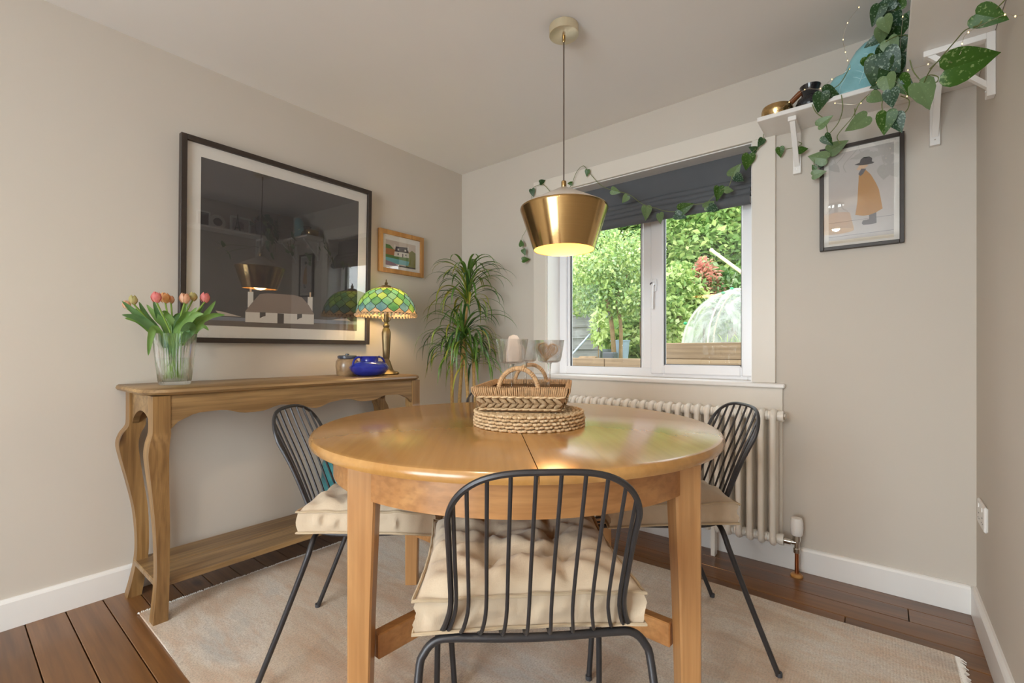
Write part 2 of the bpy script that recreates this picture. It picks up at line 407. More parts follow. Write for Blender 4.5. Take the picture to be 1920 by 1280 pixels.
# wall socket on the right wall
so = thing('wall_socket', 'white double wall socket low on the right wall', 'socket', (RX, -0.168, 0.412))
MB().box((-0.010, -0.072, -0.042), (0, 0.072, 0.042), ch=0.004).build('face_plate', 'white_gloss', so, angle=20)
for s in (-1, 1):
    MB().box((-0.0125, s*0.034-0.006, 0.018), (-0.009, s*0.034+0.006, 0.032), ch=0.001).build('switch_rocker', 'white_gloss', so, smooth=False)
    mm = MB(); mm.box((-0.0108, s*0.034-0.004, -0.004), (-0.0098, s*0.034+0.004, -0.001))
    for q in (-1, 1): mm.box((-0.0108, s*0.034+q*0.011-0.003, -0.021), (-0.0098, s*0.034+q*0.011+0.003, -0.019))
    mm.build('pin_holes', 'rubber', so, smooth=False)

# ------------------------------------------------------------------ rug
m, nt, b = new_mat('rug_wool')
v = coords(nt)
big = noise(nt, coords(nt, (1.2, 3.2, 1)), 1.3, 4, 0.6, 0.6); mid = noise(nt, coords(nt, (3, 9, 1)), 2.2, 5, 0.7, 0.4); fine = noise(nt, v, 190, 3, 0.75)
c = ramp(nt, big, [(0.32, lin((204, 176, 152))), (0.46, lin((224, 208, 190))), (0.58, lin((232, 222, 210))), (0.70, lin((206, 202, 196)))])
c = mixc(nt, ramp(nt, mid, [(0.45, (0, 0, 0)), (0.72, (0.55, 0.55, 0.55))]), c, lin((216, 178, 148)))
c = mixc(nt, ramp(nt, fine, [(0.3, (0.6, 0.6, 0.6)), (0.58, (0, 0, 0))]), c, lin((166, 148, 132)))
nt.links.new(c, b.inputs['Base Color']); b.inputs['Roughness'].default_value = 0.95; b.inputs['Specular IOR Level'].default_value = 0.1
w = N(nt, 'ShaderNodeTexWave'); w.inputs['Scale'].default_value = 40; w.inputs['Distortion'].default_value = 1.5
nt.links.new(v, w.inputs['Vector'])
bump(nt, b, mixc(nt, 0.6, w.outputs['Color'], fine), 0.5, 0.006)
rg = thing('area_rug', 'pale faded wool rug under the dining table', 'rug', (1.415, -1.155, 0.0))
MB().grid(lambda u, w: (-1.152+2.304*u+0.004*sin(w*17), -0.772+1.544*w+0.004*sin(u*21), 0.0095+0.0006*sin(u*60)*sin(w*44)), 60, 40).build('rug_pile', 'rug_wool', rg)
MB().box((-1.15, -0.77, 0.001), (1.15, 0.77, 0.0085)).build('rug_backing', 'rug_wool', rg, smooth=False)
for sgn in (-1, 1):
    mb = MB()
    for i in range(260):
        yy = -0.77+1.54*i/259; L = random.uniform(0.010, 0.022)
        mb.tube([(sgn*1.148, yy, 0.007), (sgn*(1.152+L*0.5), yy+random.uniform(-.003, .003), 0.008), (sgn*(1.152+L), yy+random.uniform(-.006, .006), 0.003)], [0.0035, 0.003, 0.0015], 4)
    tag(mb.build('fringe', 'mat_board', rg), kind='stuff')

# ------------------------------------------------------------------ round dining table
TZ, TR = 0.733, 0.633
tb = thing('dining_table', 'round honey pine extending dining table in the middle of the rug', 'table', (1.434, -1.183, 0.0), rad(42.3))
def half_top(s):
    # one half of the round top, seam along local y
    prof = [(-0.030, 0.012), (-0.028, 0.004), (-0.018, 0.0), (-0.010, 0.001), (-0.003, 0.006), (0.0, 0.014)]   # (z from top, inset)
    n = 48; g = 0.0011; rings = []
    for dz, ins in prof:
        r = TR-ins; ring = []
        for i in range(n+1):
            a = -PI/2+PI*i/n
            ring.append((s*max(g, r*cos(a)), r*sin(a), TZ+dz))
        rings.append(ring)
    vs = [p for r in rings for p in r]; w = n+1; fs = []
    for j in range(len(rings)-1):
        for i in range(n): fs.append((j*w+i, j*w+i+1, (j+1)*w+i+1, (j+1)*w+i))
    fs.append(tuple(range(n, -1, -1))); k = (len(rings)-1)*w; fs.append(tuple(k+i for i in range(n+1)))
    fs.append(tuple([j*w for j in range(len(rings))]+[j*w+n for j in range(len(rings)-1, -1, -1)]))
    if s < 0: fs = [tuple(reversed(f)) for f in fs]
    MB().add(vs, fs).build('tabletop_half', 'pine_top', tb, angle=30)
half_top(1); half_top(-1)
La = 0.396
for sx in (-1, 1):
    for sy in (-1, 1):
        mb = MB(); x, yv = sx*La, sy*La; vs = []
        for z, w in ((0.0, 0.024), (0.35, 0.028), (0.60, 0.0325), (TZ-0.031, 0.0325)):
            # the outer faces stay upright, the inner faces taper
            cx, cy = x+sx*(0.0325-w), yv+sy*(0.0325-w)
            for q, r in ((-1, -1), (1, -1), (1, 1), (-1, 1)):
                for ch in ((0, 0.15), (0.15, 0)) if (q*r > 0) else ((0.15, 0), (0, 0.15)):
                    vs.append((cx+q*w*(1-ch[0]), cy+r*w*(1-ch[1]), z))
        fs = []; n = 8
        for j in range(3):
            for i in range(n): fs.append((j*n+i, j*n+(i+1) % n, (j+1)*n+(i+1) % n, (j+1)*n+i))
        fs += [tuple(range(n-1, -1, -1)), tuple(3*n+i for i in range(n))]
        mb.add(vs, fs).build('leg', 'pine_leg', tb, angle=25)
for k in range(4):
    a0 = k*PI/2-PI/4+0.055; a1 = (k+1)*PI/2-PI/4-0.055; n = 22; vs = []; fs = []
    for i in range(n+1):
        a = a0+(a1-a0)*i/n
        for r, z in ((0.545, TZ-0.118), (0.568, TZ-0.118), (0.568, TZ-0.0305), (0.545, TZ-0.0305)): vs.append((r*cos(a), r*sin(a), z))
    for i in range(n):
        for j in range(4): fs.append((i*4+j, (i+1)*4+j, (i+1)*4+(j+1) % 4, i*4+(j+1) % 4))
    fs += [(0, 1, 2, 3), tuple(n*4+j for j in (3, 2, 1, 0))]
    MB().add(vs, fs).build('apron', 'pine_apron', tb, angle=30)
for s in (0, 1):
    M = Matrix.Rotation(PI/4+s*PI/2, 4, 'Z'); z0 = 0.212; L = 0.53
    mb = MB()
    if s == 0: mb.box((-L, -0.015, z0), (L, 0.015, z0+0.062), M, ch=0.003)
    else:
        for q in (-1, 1): mb.box((min(q*0.0155, q*L), -0.015, z0), (max(q*0.0155, q*L), 0.015, z0+0.062), M, ch=0.003)
    mb.build('stretcher', 'pine_apron', tb, angle=25)

# ------------------------------------------------------------------ wire chairs
HWS, HWB = 0.186, 0.157
PROF = [(0.195, 0.427), (0.10, 0.435), (0.0, 0.432), (-0.10, 0.430), (-0.175, 0.433), (-0.224, 0.442), (-0.247, 0.463), (-0.263, 0.51), (-0.300, 0.61), (-0.343, 0.71), (-0.369, 0.775)]
def prof_at(z):     # y of the back at height z
    for (y0, z0), (y1, z1) in zip(PROF[6:], PROF[7:]):
        if z <= z1: return y0+(y1-y0)*(z-z0)/(z1-z0)
    return PROF[-1][0]
def wire(u, ztop):
    pts = []
    for i, (yv, z) in enumerate(PROF):
        if i > 6 and z >= ztop: break
        hw = HWS if i < 4 else HWB+(HWS-HWB)*max(0, (7-i)/3.0)
        wrap = 0.0 if i < 4 else min(1, (i-3)/3)*(0.032-0.020*max(0, (i-6)/4))*u*u
        dz = 0.0
        pts.append((hw*u, yv+wrap, z+dz))
    pts.append((HWB*u, prof_at(ztop)+0.014*u*u, ztop)); return smooth_path(pts, 4)
def arch_z(u): return 0.686+0.089*(max(0, 1-abs(u)**3.2))**0.55
def make_chair():
    t = thing('wire_chair', 'x', 'chair')
    left = wire(-1, 0.686); right = wire(1, 0.686)
    arch = [(HWB*u, prof_at(arch_z(u))+0.014*u*u, arch_z(u)) for u in [-cos(PI*i/40) for i in range(1, 40)]]
    front = [(HWS*(1-0.0), 0.195, 0.444)]
    loop = list(left)+[Vector(p) for p in arch]+list(reversed(right))
    fr = [Vector((HWS*cos(PI*i/16), 0.195+0.014*sin(PI*i/16), 0.427-0.006*sin(PI*i/16))) for i in range(1, 16)]
    MB().tube(loop+fr, 0.0054, 8, closed=True).build('wire_frame', 'black_metal', t)
    us = [-0.94, -0.80, -0.60, -0.37, -0.125, 0.125, 0.37, 0.60, 0.80, 0.94]
    for u in us:
        MB().tube(wire(u, arch_z(u)), 0.0036, 6).build('spindle', 'black_metal', t)
    rear = [(-0.220, -0.358, 0.0), (-0.219, -0.278, 0.20), (-0.217, -0.215, 0.365), (-0.208, -0.205, 0.402), (-0.185, -0.203, 0.424), (-0.15, -0.205, 0.4285), (-0.07, -0.211, 0.4285), (0, -0.213, 0.4285)]
    rear = rear+[(-x, yv, z) for x, yv, z in reversed(rear[:-1])]
    MB().tube(smooth_path(rear, 4), 0.0078, 10).build('rear_leg_frame', 'black_metal', t)
    fro = [(-0.225, 0.205, 0.0), (-0.220, 0.19, 0.20), (-0.213, 0.175, 0.365), (-0.204, 0.172, 0.396), (-0.180, 0.170, 0.412), (-0.15, 0.170, 0.4145), (0, 0.170, 0.4145)]
    fro = fro+[(-x, yv, z) for x, yv, z in reversed(fro[:-1])]
    MB().tube(smooth_path(fro, 4), 0.0078, 10).build('front_leg_frame', 'black_metal', t)
    for x, yv in ((-0.220, -0.358), (0.220, -0.358), (-0.225, 0.205), (0.225, 0.205)):
        MB().tube([(x, yv, 0.0), (x, yv, 0.012)], 0.0095, 10).build('foot_cap', 'rubber', t)
    return t
chair0 = make_chair()
m, nt, b = new_mat('linen')
v = coords(nt); f1 = noise(nt, coords(nt, (700, 120, 120)), 1, 2); f2 = noise(nt, coords(nt, (120, 700, 120)), 1, 2); g = noise(nt, v, 9, 3)
nt.links.new(mixc(nt, g, lin((192, 172, 148)), lin((212, 194, 170))), b.inputs['Base Color'])
b.inputs['Roughness'].default_value = 0.95; b.inputs['Specular IOR Level'].default_value = 0.15; b.inputs['Sheen Weight'].default_value = 0.2
bump(nt, b, mixc(nt, 0.5, f1, f2), 0.35, 0.002)
plain('linen_edge', (192, 172, 144), 0.95, vary=0.1, vscale=40)
def make_cushion(seed, dimple=1.0):
    rnd = random.Random(seed); hw, hd = 0.213, 0.195; Tk = 0.070
    ph = [rnd.uniform(0, 6) for _ in range(8)]
    tufts = [(-0.075, -0.066), (0.075, -0.066), (-0.075, 0.066), (0.075, 0.066)]
    def outline(u, w):
        x = (2*u-1); yv = (2*w-1)
        # slightly pinched sides, pointed corners
        xx = hw*x*(1-0.045*(1-yv*yv)); yy = hd*yv*(1-0.05*(1-x*x))
        return xx, yy
    def hgt(u, w):
        x, yv = 2*u-1, 2*w-1
        e = (max(0, 1-abs(x)**5))**0.5*(max(0, 1-abs(yv)**5))**0.5
        xx, yy = outline(u, w); d = 0
        for tx, ty in tufts:
            r2 = (xx-tx)**2+(yy-ty)**2; d += 0.030*math.exp(-r2/0.00045)+0.012*math.exp(-r2/0.0028)
        cr = 0
        for tx in (-0.075, 0.075): cr += 0.0085*math.exp(-((xx-tx+0.006*sin(yy*45+ph[0]))/0.013)**2)
        for ty in (-0.066, 0.066): cr += 0.0085*math.exp(-((yy-ty+0.006*sin(xx*40+ph[1]))/0.013)**2)
        wr = 0.0022*sin(xx*70+ph[2]+3*sin(yy*30+ph[3]))+0.0018*sin(yy*90+ph[4]+2*sin(xx*40+ph[5]))
        wr += 0.006*mnoise(Vector((xx*22, yy*22, ph[0])))+0.004*mnoise(Vector((xx*55, yy*40, ph[1])))
        return e*(0.040+wr*1.6-dimple*(d*1.25+cr*1.5)*0.9)
    mb = MB(); n = 44
    mb.grid(lambda u, w: (*outline(u, w), Tk+hgt(u, w)-0.004), n, n)
    # side wall with vertical puckers
    def rim(t):
        t = (t % 1)*4; k = int(t); f = t-k
        return [(f, 0), (1, f), (1-f, 1), (0, 1-f)][k % 4]
    def side(u, w):
        uu, ww = rim(u); x, yv = outline(uu, ww); bul = sin(w*PI)
        pk = 0.012*mnoise(Vector((u*70, w*2.5, ph[6])))*bul
        k = 1-0.02*(1-bul)+0.0*pk
        return (x*(1+0.018*bul)+pk*(1 if abs(x) > hw*0.9 else 0), yv*(1+0.018*bul)+pk, 0.006+(Tk-0.010)*w)
    mb.grid(side, 176, 6, wrapu=True)
    mb.grid(lambda u, w: (outline(1-u, w)[0], outline(1-u, w)[1], 0.006), 8, 8)
    me = mb.mesh('cushion_body', 'linen', angle=60)
    p1 = []
    for i in range(120):
        uu, ww = rim(i/120); x, yv = outline(uu, ww); jj = 1.02+0.012*mnoise(Vector((i*0.35, 0, ph[2]))); p1.append((x*jj, yv*jj, Tk-0.003+0.006*mnoise(Vector((i*0.3, 5, ph[3])))))
    pm = MB().tube(p1, 0.0034, 6, closed=True).mesh('piping', 'linen_edge')
    p2 = [(x, yv, 0.007+0.05*(z-Tk+0.003)) for x, yv, z in p1]
    pm2 = MB().tube(p2, 0.0034, 6, closed=True).mesh('piping', 'linen_edge')
    t = thing('seat_cushion', 'x', 'cushion')
    put('cushion_body', me, t); put('piping', pm, t); put('piping', pm2, t)
    for tx, ty in tufts:
        MB().ball((tx, ty, Tk-0.006), (0.007, 0.007, 0.003), n=10, m=4).build('tuft_button', 'linen_edge', t)
    return t
seats = [((1.741, -1.536), 42.5, 0, 'black wire chair in the foreground with its back to us'),
         ((1.150, -1.438), -50.5, 0, 'black wire chair between the console and the table'),
         ((1.731, -0.894), 129.5, 0, 'black wire chair on the radiator side of the table'),
         ((1.039, -0.841), 218.0, 0, 'black wire chair mostly hidden behind the woven basket')]
clabel = ['tufted linen seat cushion on the foreground wire chair', 'tufted linen seat cushion on the chair by the console', 'tufted linen seat cushion on the chair by the radiator', 'tufted linen seat cushion on the chair behind the table']
for i, ((x, yv), a, _, lb) in enumerate(seats):
    c = chair0 if i == 0 else copy_tree(chair0)
    onrug = 0.0102
    c.location = (x, yv, onrug); c.rotation_euler = (0, 0, rad(a)); tag(c, lb, 'chair', 'wire dining chairs around the table')
    q = make_cushion(i+3, (1.0, 0.8, 0.45, 0.8)[i])
    oy_, ox_ = (-0.016, -0.036, -0.036, -0.03)[i], (-0.012, 0, 0, 0)[i]; ca, sa = cos(rad(a)), sin(rad(a))
    q.location = (x-sa*oy_+ca*ox_, yv+ca*oy_+sa*ox_, onrug+0.4365); q.rotation_euler = (0, 0, rad(a+(0.5, -3, 4, 0)[i])); tag(q, clabel[i], 'cushion', 'linen cushions on the wire chairs')

# ------------------------------------------------------------------ console table
ct = thing('console_table', 'rustic oak console table with curved legs against the left wall', 'console table', (0.0, -1.325, 0.0))
ZT = 0.836; ya, yb = -0.622, 0.622; xa, xb = 0.012, 0.425
def top_ring(ins, z):
    c = 0.055; x1 = xb-ins; y0, y1 = ya+ins, yb-ins
    return [(xa, y0, z), (x1-c-0.02, y0, z), (x1-c+0.01, y0+0.012, z), (x1-0.012, y0+c-0.012, z), (x1, y0+c+0.015, z), (x1, y1-c-0.015, z), (x1-0.012, y1-c+0.012, z), (x1-c+0.01, y1-0.012, z), (x1-c-0.02, y1, z), (xa, y1, z)]
rings = [top_ring(0.016, ZT-0.026), top_ring(0.006, ZT-0.022), top_ring(0.0, ZT-0.014), top_ring(0.003, ZT-0.005), top_ring(0.010, ZT)]
n = 10; fs = []
for j in range(4):
    for i in range(n): fs.append((j*n+i, j*n+(i+1) % n, (j+1)*n+(i+1) % n, (j+1)*n+i))
fs += [tuple(range(n-1, -1, -1)), tuple(4*n+i for i in range(n))]
MB().add([p for r in rings for p in r], fs).build('tabletop', 'oak_top', ct, angle=30)
def leg(sx, sy, x0, y0):
    # offsets: bulge outwards at the knee, in at the ankle, out at the foot
    key = [(ZT-0.027, 0.0, 0.029), (0.700, 0.0, 0.029), (0.672, 0.002, 0.030), (0.645, 0.012, 0.032), (0.605, 0.018, 0.033), (0.550, 0.014, 0.031), (0.46, 0.004, 0.027), (0.34, -0.008, 0.0235), (0.22, -0.012, 0.021), (0.14, -0.010, 0.021), (0.07, -0.003, 0.0225), (0.0, 0.006, 0.025)]
    vs = []; fs = []
    P = smooth_path([(o, w, z) for z, o, w in key], 4)
    for q in P:
        o, w, z = q
        for a, b2 in ((-1, -1), (1, -1), (1, 1), (-1, 1)): vs.append((x0+sx*o+a*w, y0+sy*o+b2*w*0.9, z))
    k = len(P)
    for j in range(k-1):
        for i in range(4): fs.append((j*4+i, (j+1)*4+i, (j+1)*4+(i+1) % 4, j*4+(i+1) % 4))
    fs += [(0, 1, 2, 3), tuple((k-1)*4+i for i in (3, 2, 1, 0))]
    MB().add(vs, fs).build('leg', 'oak_leg', ct, angle=50)
for sy, y0 in ((-1, -0.568), (1, 0.568)):
    leg(0.7, 0.7*sy, 0.375, y0); leg(-0.3, 1.5*sy, 0.062, y0)
# shaped front apron and end aprons
NB = 48; top = ZT-0.027
def apron_low(u):
    prof = [(0, 0.690), (0.03, 0.722), (0.08, 0.740), (0.15, 0.742), (0.23, 0.722), (0.28, 0.722), (0.36, 0.742), (0.42, 0.735), (0.5, 0.712), (0.58, 0.735), (0.64, 0.742), (0.72, 0.722), (0.77, 0.722), (0.85, 0.742), (0.92, 0.740), (0.97, 0.722), (1, 0.690)]
    for (u0, z0), (u1, z1) in zip(prof, prof[1:]):
        if u <= u1:
            t = (u-u0)/(u1-u0); t = t*t*(3-2*t); return z0+(z1-z0)*t
    return prof[-1][1]
for xc in (0.392, 0.052):
    vs = []; fs = []
    for i in range(NB+1):
        u = i/NB; yv = -0.541+1.082*u; zl = apron_low(u)
        vs += [(xc-0.010, yv, zl), (xc+0.010, yv, zl), (xc+0.010, yv, top), (xc-0.010, yv, top)]
    for i in range(NB):
        for j in range(4): fs.append((i*4+j, i*4+(j+1) % 4, (i+1)*4+(j+1) % 4, (i+1)*4+j))
    fs += [(3, 2, 1, 0), tuple(NB*4+j for j in range(4))]
    MB().add(vs, fs).build('apron', 'oak_top', ct, angle=40)
for yc in (-0.575, 0.575):
    vs = []; fs = []; K = 16
    for i in range(K+1):
        u = i/K; x = 0.092+(0.345-0.092)*u; zl = 0.685+0.06*sin(PI*u)**0.6
        vs += [(x, yc-0.01, zl), (x, yc+0.01, zl), (x, yc+0.01, top), (x, yc-0.01, top)]
    for i in range(K):
        for j in range(4): fs.append((i*4+j, (i+1)*4+j, (i+1)*4+(j+1) % 4, i*4+(j+1) % 4))
    fs += [(0, 1, 2, 3), tuple(K*4+j for j in (3, 2, 1, 0))]
    MB().add(vs, fs).build('end_apron', 'oak_top', ct, angle=40)
for x0, x1 in ((0.050, 0.205), (0.207, 0.368)):
    MB().box((x0, -0.575, 0.118), (x1, 0.575, 0.140), ch=0.003).build('shelf_board', 'oak_top', ct, angle=25)

# ------------------------------------------------------------------ framed pictures
glass_thin('picture_glass', (1, 1, 1), 1.75)
for nm, c in dict(print_sky=(56, 52, 54), print_thatch=(138, 120, 110), print_white=(222, 216, 208), print_dark=(64, 56, 54), print_sea=(124, 128, 140), print_ground=(98, 86, 78), print_hill=(190, 176, 164),
                  print_grey=(196, 190, 186), print_cream=(224, 214, 196), print_coat=(186, 132, 62), print_black=(52, 48, 52), print_flesh=(222, 186, 150), print_boot=(98, 92, 96), print_line=(130, 124, 128), print_scarf=(92, 90, 98),
                  print_green=(92, 128, 62), print_rust=(170, 110, 60), print_blue=(110, 176, 182), print_cloud=(206, 190, 178), print_slate=(70, 60, 66), print_mauve=(150, 126, 140), print_olive=(122, 120, 48)).items(): flat(nm, c)
def picture(name, label, loc, rot, w, h, bar, depth, fmat, art, shapes, inset_extra=0.0):
    # local frame: x along the wall to the right, z up, -y out of the wall
    t = tag(bpy.data.objects.new(name, None), label, 'picture'); COL.objects.link(t); t.location = loc; t.rotation_euler = rot
    for lo, hi in (((-w/2, -depth, 0), (-w/2+bar, 0, h)), ((w/2-bar, -depth, 0), (w/2, 0, h)), ((-w/2+bar, -depth, 0), (w/2-bar, 0, bar)), ((-w/2+bar, -depth, h-bar), (w/2-bar, 0, h))):
        MB().box(lo, hi, ch=0.0015).build('frame_bar', fmat, t, smooth=False)
    MB().box((-w/2+bar, -depth*0.45, bar), (w/2-bar, -0.001, h-bar)).build('mount_board', 'mat_board', t, smooth=False)
    g = -depth*0.45; a0, a1, b0, b1 = art
    mats = []; mb = MB()
    def slot(mn):
        if mn not in mats: mats.append(mn)
        mb.cur = mats.index(mn)
    slot(shapes[0]); mb.add([(a0, g-0.0004, b0), (a1, g-0.0004, b0), (a1, g-0.0004, b1), (a0, g-0.0004, b1)], [(0, 1, 2, 3)])
    lay = 0.0006
    for mn, pts in shapes[1:]:
        slot(mn); lay += 0.00012
        mb.add([(x, g-lay, z) for x, z in pts], [tuple(range(len(pts)))])
    mb.build('print', mats, t, smooth=False)
    MB().box((-w/2+bar*0.9, -depth*0.72, bar*0.9), (w/2-bar*0.9, -depth*0.72+0.0015, h-bar*0.9)).build('picture_glass', 'picture_glass', t, smooth=False)
    return t
def R4(a0, a1, b0, b1): return [(a0, b0), (a1, b0), (a1, b1), (a0, b1)]
picture('framed_print', 'large black framed print of a thatched white cottage under dark sky', (0.004, -1.268, 1.006), (rad(1.6), 0, PI/2), 0.941, 0.897, 0.023, 0.03, 'dark_frame', (-0.392, 0.394, 0.078, 0.82),
    ['print_sky', ('print_hill', [(-0.33, 0.146), (-0.30, 0.143), (-0.22, 0.124), (-0.31, 0.124)]), ('print_hill', [(0.20, 0.125), (0.27, 0.14), (0.33, 0.146), (0.36, 0.128)]),
     ('print_sea', R4(-0.392, -0.204, 0.100, 0.120)), ('print_sea', R4(0.135, 0.394, 0.112, 0.132)), ('print_ground', [(-0.392, 0.078), (0.394, 0.078), (0.394, 0.114), (-0.392, 0.101)]),
     ('print_white', [(-0.194, 0.17), (-0.169, 0.17), (-0.169, 0.247), (-0.194, 0.245)]), ('print_white', [(0.100, 0.165), (0.127, 0.165), (0.127, 0.249), (0.100, 0.247)]),
     ('print_flesh', R4(-0.186, -0.177, 0.245, 0.268)), ('print_flesh', R4(0.109, 0.118, 0.247, 0.272)),
     ('print_white', [(-0.204, 0.100), (0.135, 0.104), (0.135, 0.160), (-0.204, 0.153)]),
     ('print_thatch', [(-0.207, 0.148), (0.138, 0.156), (0.105, 0.205), (0.067, 0.243), (0.026, 0.250), (-0.108, 0.246), (-0.141, 0.238), (-0.178, 0.19)]),
     ('print_dark', R4(-0.055, -0.023, 0.101, 0.151)), ('print_dark', [(-0.139, 0.122), (-0.125, 0.130), (-0.112, 0.134), (-0.112, 0.152), (-0.139, 0.151)]), ('print_dark', [(0.045, 0.124), (0.058, 0.132), (0.070, 0.136), (0.070, 0.156), (0.045, 0.154)])])
picture('framed_print', 'small oak framed painting of a white cottage above the stained glass lamp', (0.003, -0.549, 1.45), (rad(0.6), 0, PI/2), 0.345, 0.262, 0.027, 0.02, 'oak_frame', (-0.122, 0.110, 0.047, 0.203),
    ['print_cloud', ('print_rust', R4(-0.122, 0.110, 0.100, 0.150)), ('print_green', [(-0.122, 0.150), (-0.122, 0.175), (-0.09, 0.172), (-0.06, 0.150)]), ('print_olive', [(0.03, 0.047), (0.11, 0.047), (0.11, 0.15), (0.08, 0.165), (0.05, 0.14)]),
     ('print_green', R4(-0.122, 0.055, 0.088, 0.112)), ('print_blue', [(-0.122, 0.062), (0.05, 0.062), (0.06, 0.09), (-0.122, 0.095)]), ('print_mauve', [(-0.122, 0.047), (-0.02, 0.047), (-0.06, 0.066), (-0.122, 0.076)]), ('print_dark', R4(-0.02, 0.11, 0.047, 0.056)),
     ('print_white', [(-0.060, 0.108), (0.055, 0.113), (0.055, 0.143), (-0.056, 0.138)]), ('print_slate', [(-0.054, 0.138), (0.053, 0.143), (0.046, 0.178), (-0.048, 0.170)]), ('print_white', R4(-0.06, -0.05, 0.160, 0.180)), ('print_white', R4(0.043, 0.053, 0.160, 0.184)),
     ('print_white', R4(-0.034, -0.022, 0.148, 0.160)), ('print_white', R4(0.020, 0.032, 0.150, 0.162)), ('print_slate', R4(0.002, 0.010, 0.111, 0.132)), ('print_slate', R4(-0.034, -0.025, 0.120, 0.130)), ('print_slate', R4(0.026, 0.035, 0.122, 0.132))])
picture('framed_print', 'dark framed print of a stooped figure in bowler hat and ochre coat', (2.314, -0.003, 1.394), (rad(0.5), 0, 0), 0.277, 0.434, 0.0145, 0.022, 'dark_frame', (-0.107, 0.107, 0.026, 0.404),
    ['print_grey', ('print_cream', R4(-0.107, 0.107, 0.026, 0.04)), ('print_line', R4(-0.107, 0.107, 0.114, 0.1155)), ('print_line', R4(-0.107, 0.107, 0.055, 0.0568)),
     ('print_boot', [(0.029, 0.135), (0.029, 0.111), (0.009, 0.109), (0.005, 0.098), (0.010, 0.091), (0.035, 0.089), (0.053, 0.092), (0.052, 0.135)]),
     ('print_coat', [(-0.016, 0.136), (0.010, 0.128), (0.030, 0.128), (0.050, 0.134), (0.072, 0.146), (0.066, 0.189), (0.060, 0.227), (0.049, 0.258), (0.034, 0.292), (0.018, 0.314), (-0.004, 0.300), (-0.007, 0.24), (-0.009, 0.189)]),
     ('print_flesh', [(-0.013, 0.322), (-0.001, 0.317), (0.012, 0.318), (0.026, 0.330), (0.022, 0.338), (0.0, 0.342), (-0.006, 0.330)]),
     ('print_scarf', [(-0.006, 0.302), (0.001, 0.292), (0.010, 0.300), (0.020, 0.318), (0.004, 0.322)]),
     ('print_black', [(-0.019, 0.343), (0.0, 0.336), (0.02, 0.334), (0.040, 0.334), (0.046, 0.338), (0.038, 0.343), (0.039, 0.356), (0.030, 0.365), (0.012, 0.367), (0.002, 0.360), (-0.002, 0.347)])])

# ------------------------------------------------------------------ pendant lamp
m, nt, b = new_mat('brass')
f = noise(nt, coords(nt, (6, 6, 900)), 1, 2)
nt.links.new(mixc(nt, f, lin((178, 144, 96)), lin((198, 164, 112))), b.inputs['Base Color']); b.inputs['Metallic'].default_value = 1.0
b.inputs['Roughness'].default_value = 0.14; b.inputs['Anisotropic'].default_value = 0.4
bump(nt, b, f, 0.03, 0.001)
plain('brass_pale', (232, 220, 190), 0.34, 0.8, vary=0.05)
plain('shade_inner', (250, 214, 140), 0.35, 0.3, vary=0.02)
plain('shade_top', (206, 192, 178), 0.35, 0.0, vary=0.01, coat=0.2)
plain('cord', (92, 76, 66), 0.7)
plain('bulb_warm', (255, 230, 180), 0.4, emit=(255, 196, 110), estr=5)
def point(name, loc, parent, power, col, r=0.03):
    l = bpy.data.lights.new(name, 'POINT'); l.energy = power; l.color = col; l.shadow_soft_size = r
    o = bpy.data.objects.new(name, l); COL.objects.link(o); o.parent = parent; o.location = loc; return o
WARM = (1.0, 0.66, 0.34)
pl = thing('pendant_lamp', 'brushed brass pendant lamp hanging over the dining table', 'lamp', (1.405, -0.842, 0.0))
MB().lathe([(0.0, H-0.001), (0.0575, H-0.001), (0.0575, H-0.034), (0.054, H-0.036), (0.0, H-0.036)][::-1], 40).build('ceiling_rose', 'brass_pale', pl)
MB().lathe([(0.0, H-0.062), (0.004, H-0.062), (0.006, H-0.058), (0.006, H-0.036)], 12).build('cord_grip', 'brass', pl)
MB().tube([(0, 0, 1.625), (0, 0, H-0.05)], 0.0028, 8).build('cord', 'cord', pl)
rib = None
MB().lathe([(0.118, 1.366), (0.1195, 1.366), (0.1715, 1.520), (0.1725, 1.526), (0.171, 1.531), (0.1695, 1.530), (0.1695, 1.521), (0.118, 1.368)], 72, closed=True).build('shade_band', 'brass', pl, angle=30)
MB().lathe([(0.1175, 1.3672), (0.1690, 1.5205), (0.165, 1.527), (0.012, 1.600), (0.0, 1.600)], 64, caps=False).build('shade_lining', 'shade_inner', pl)
MB().lathe([(0.1700, 1.5312), (0.1685, 1.5335), (0.016, 1.612), (0.0, 1.613)], 64, caps=False).build('shade_cone', 'shade_top', pl)
MB().lathe([(0.0, 1.61), (0.009, 1.61), (0.010, 1.613), (0.010, 1.636), (0.006, 1.640), (0.0, 1.640)], 16).build('collar', 'brass', pl)
MB().lathe([(0.0, 1.602), (0.019, 1.602), (0.019, 1.548), (0.014, 1.545)][::-1], 16).build('bulb_holder', 'brass', pl)
bb = MB().lathe([(0.0, 1.445), (0.015, 1.448), (0.026, 1.462), (0.030, 1.480), (0.026, 1.502), (0.016, 1.525), (0.014, 1.545)], 20).build('bulb', 'bulb_warm', pl)
point('pendant_light', (0, 0, 1.415), pl, 3.2, WARM, 0.06)

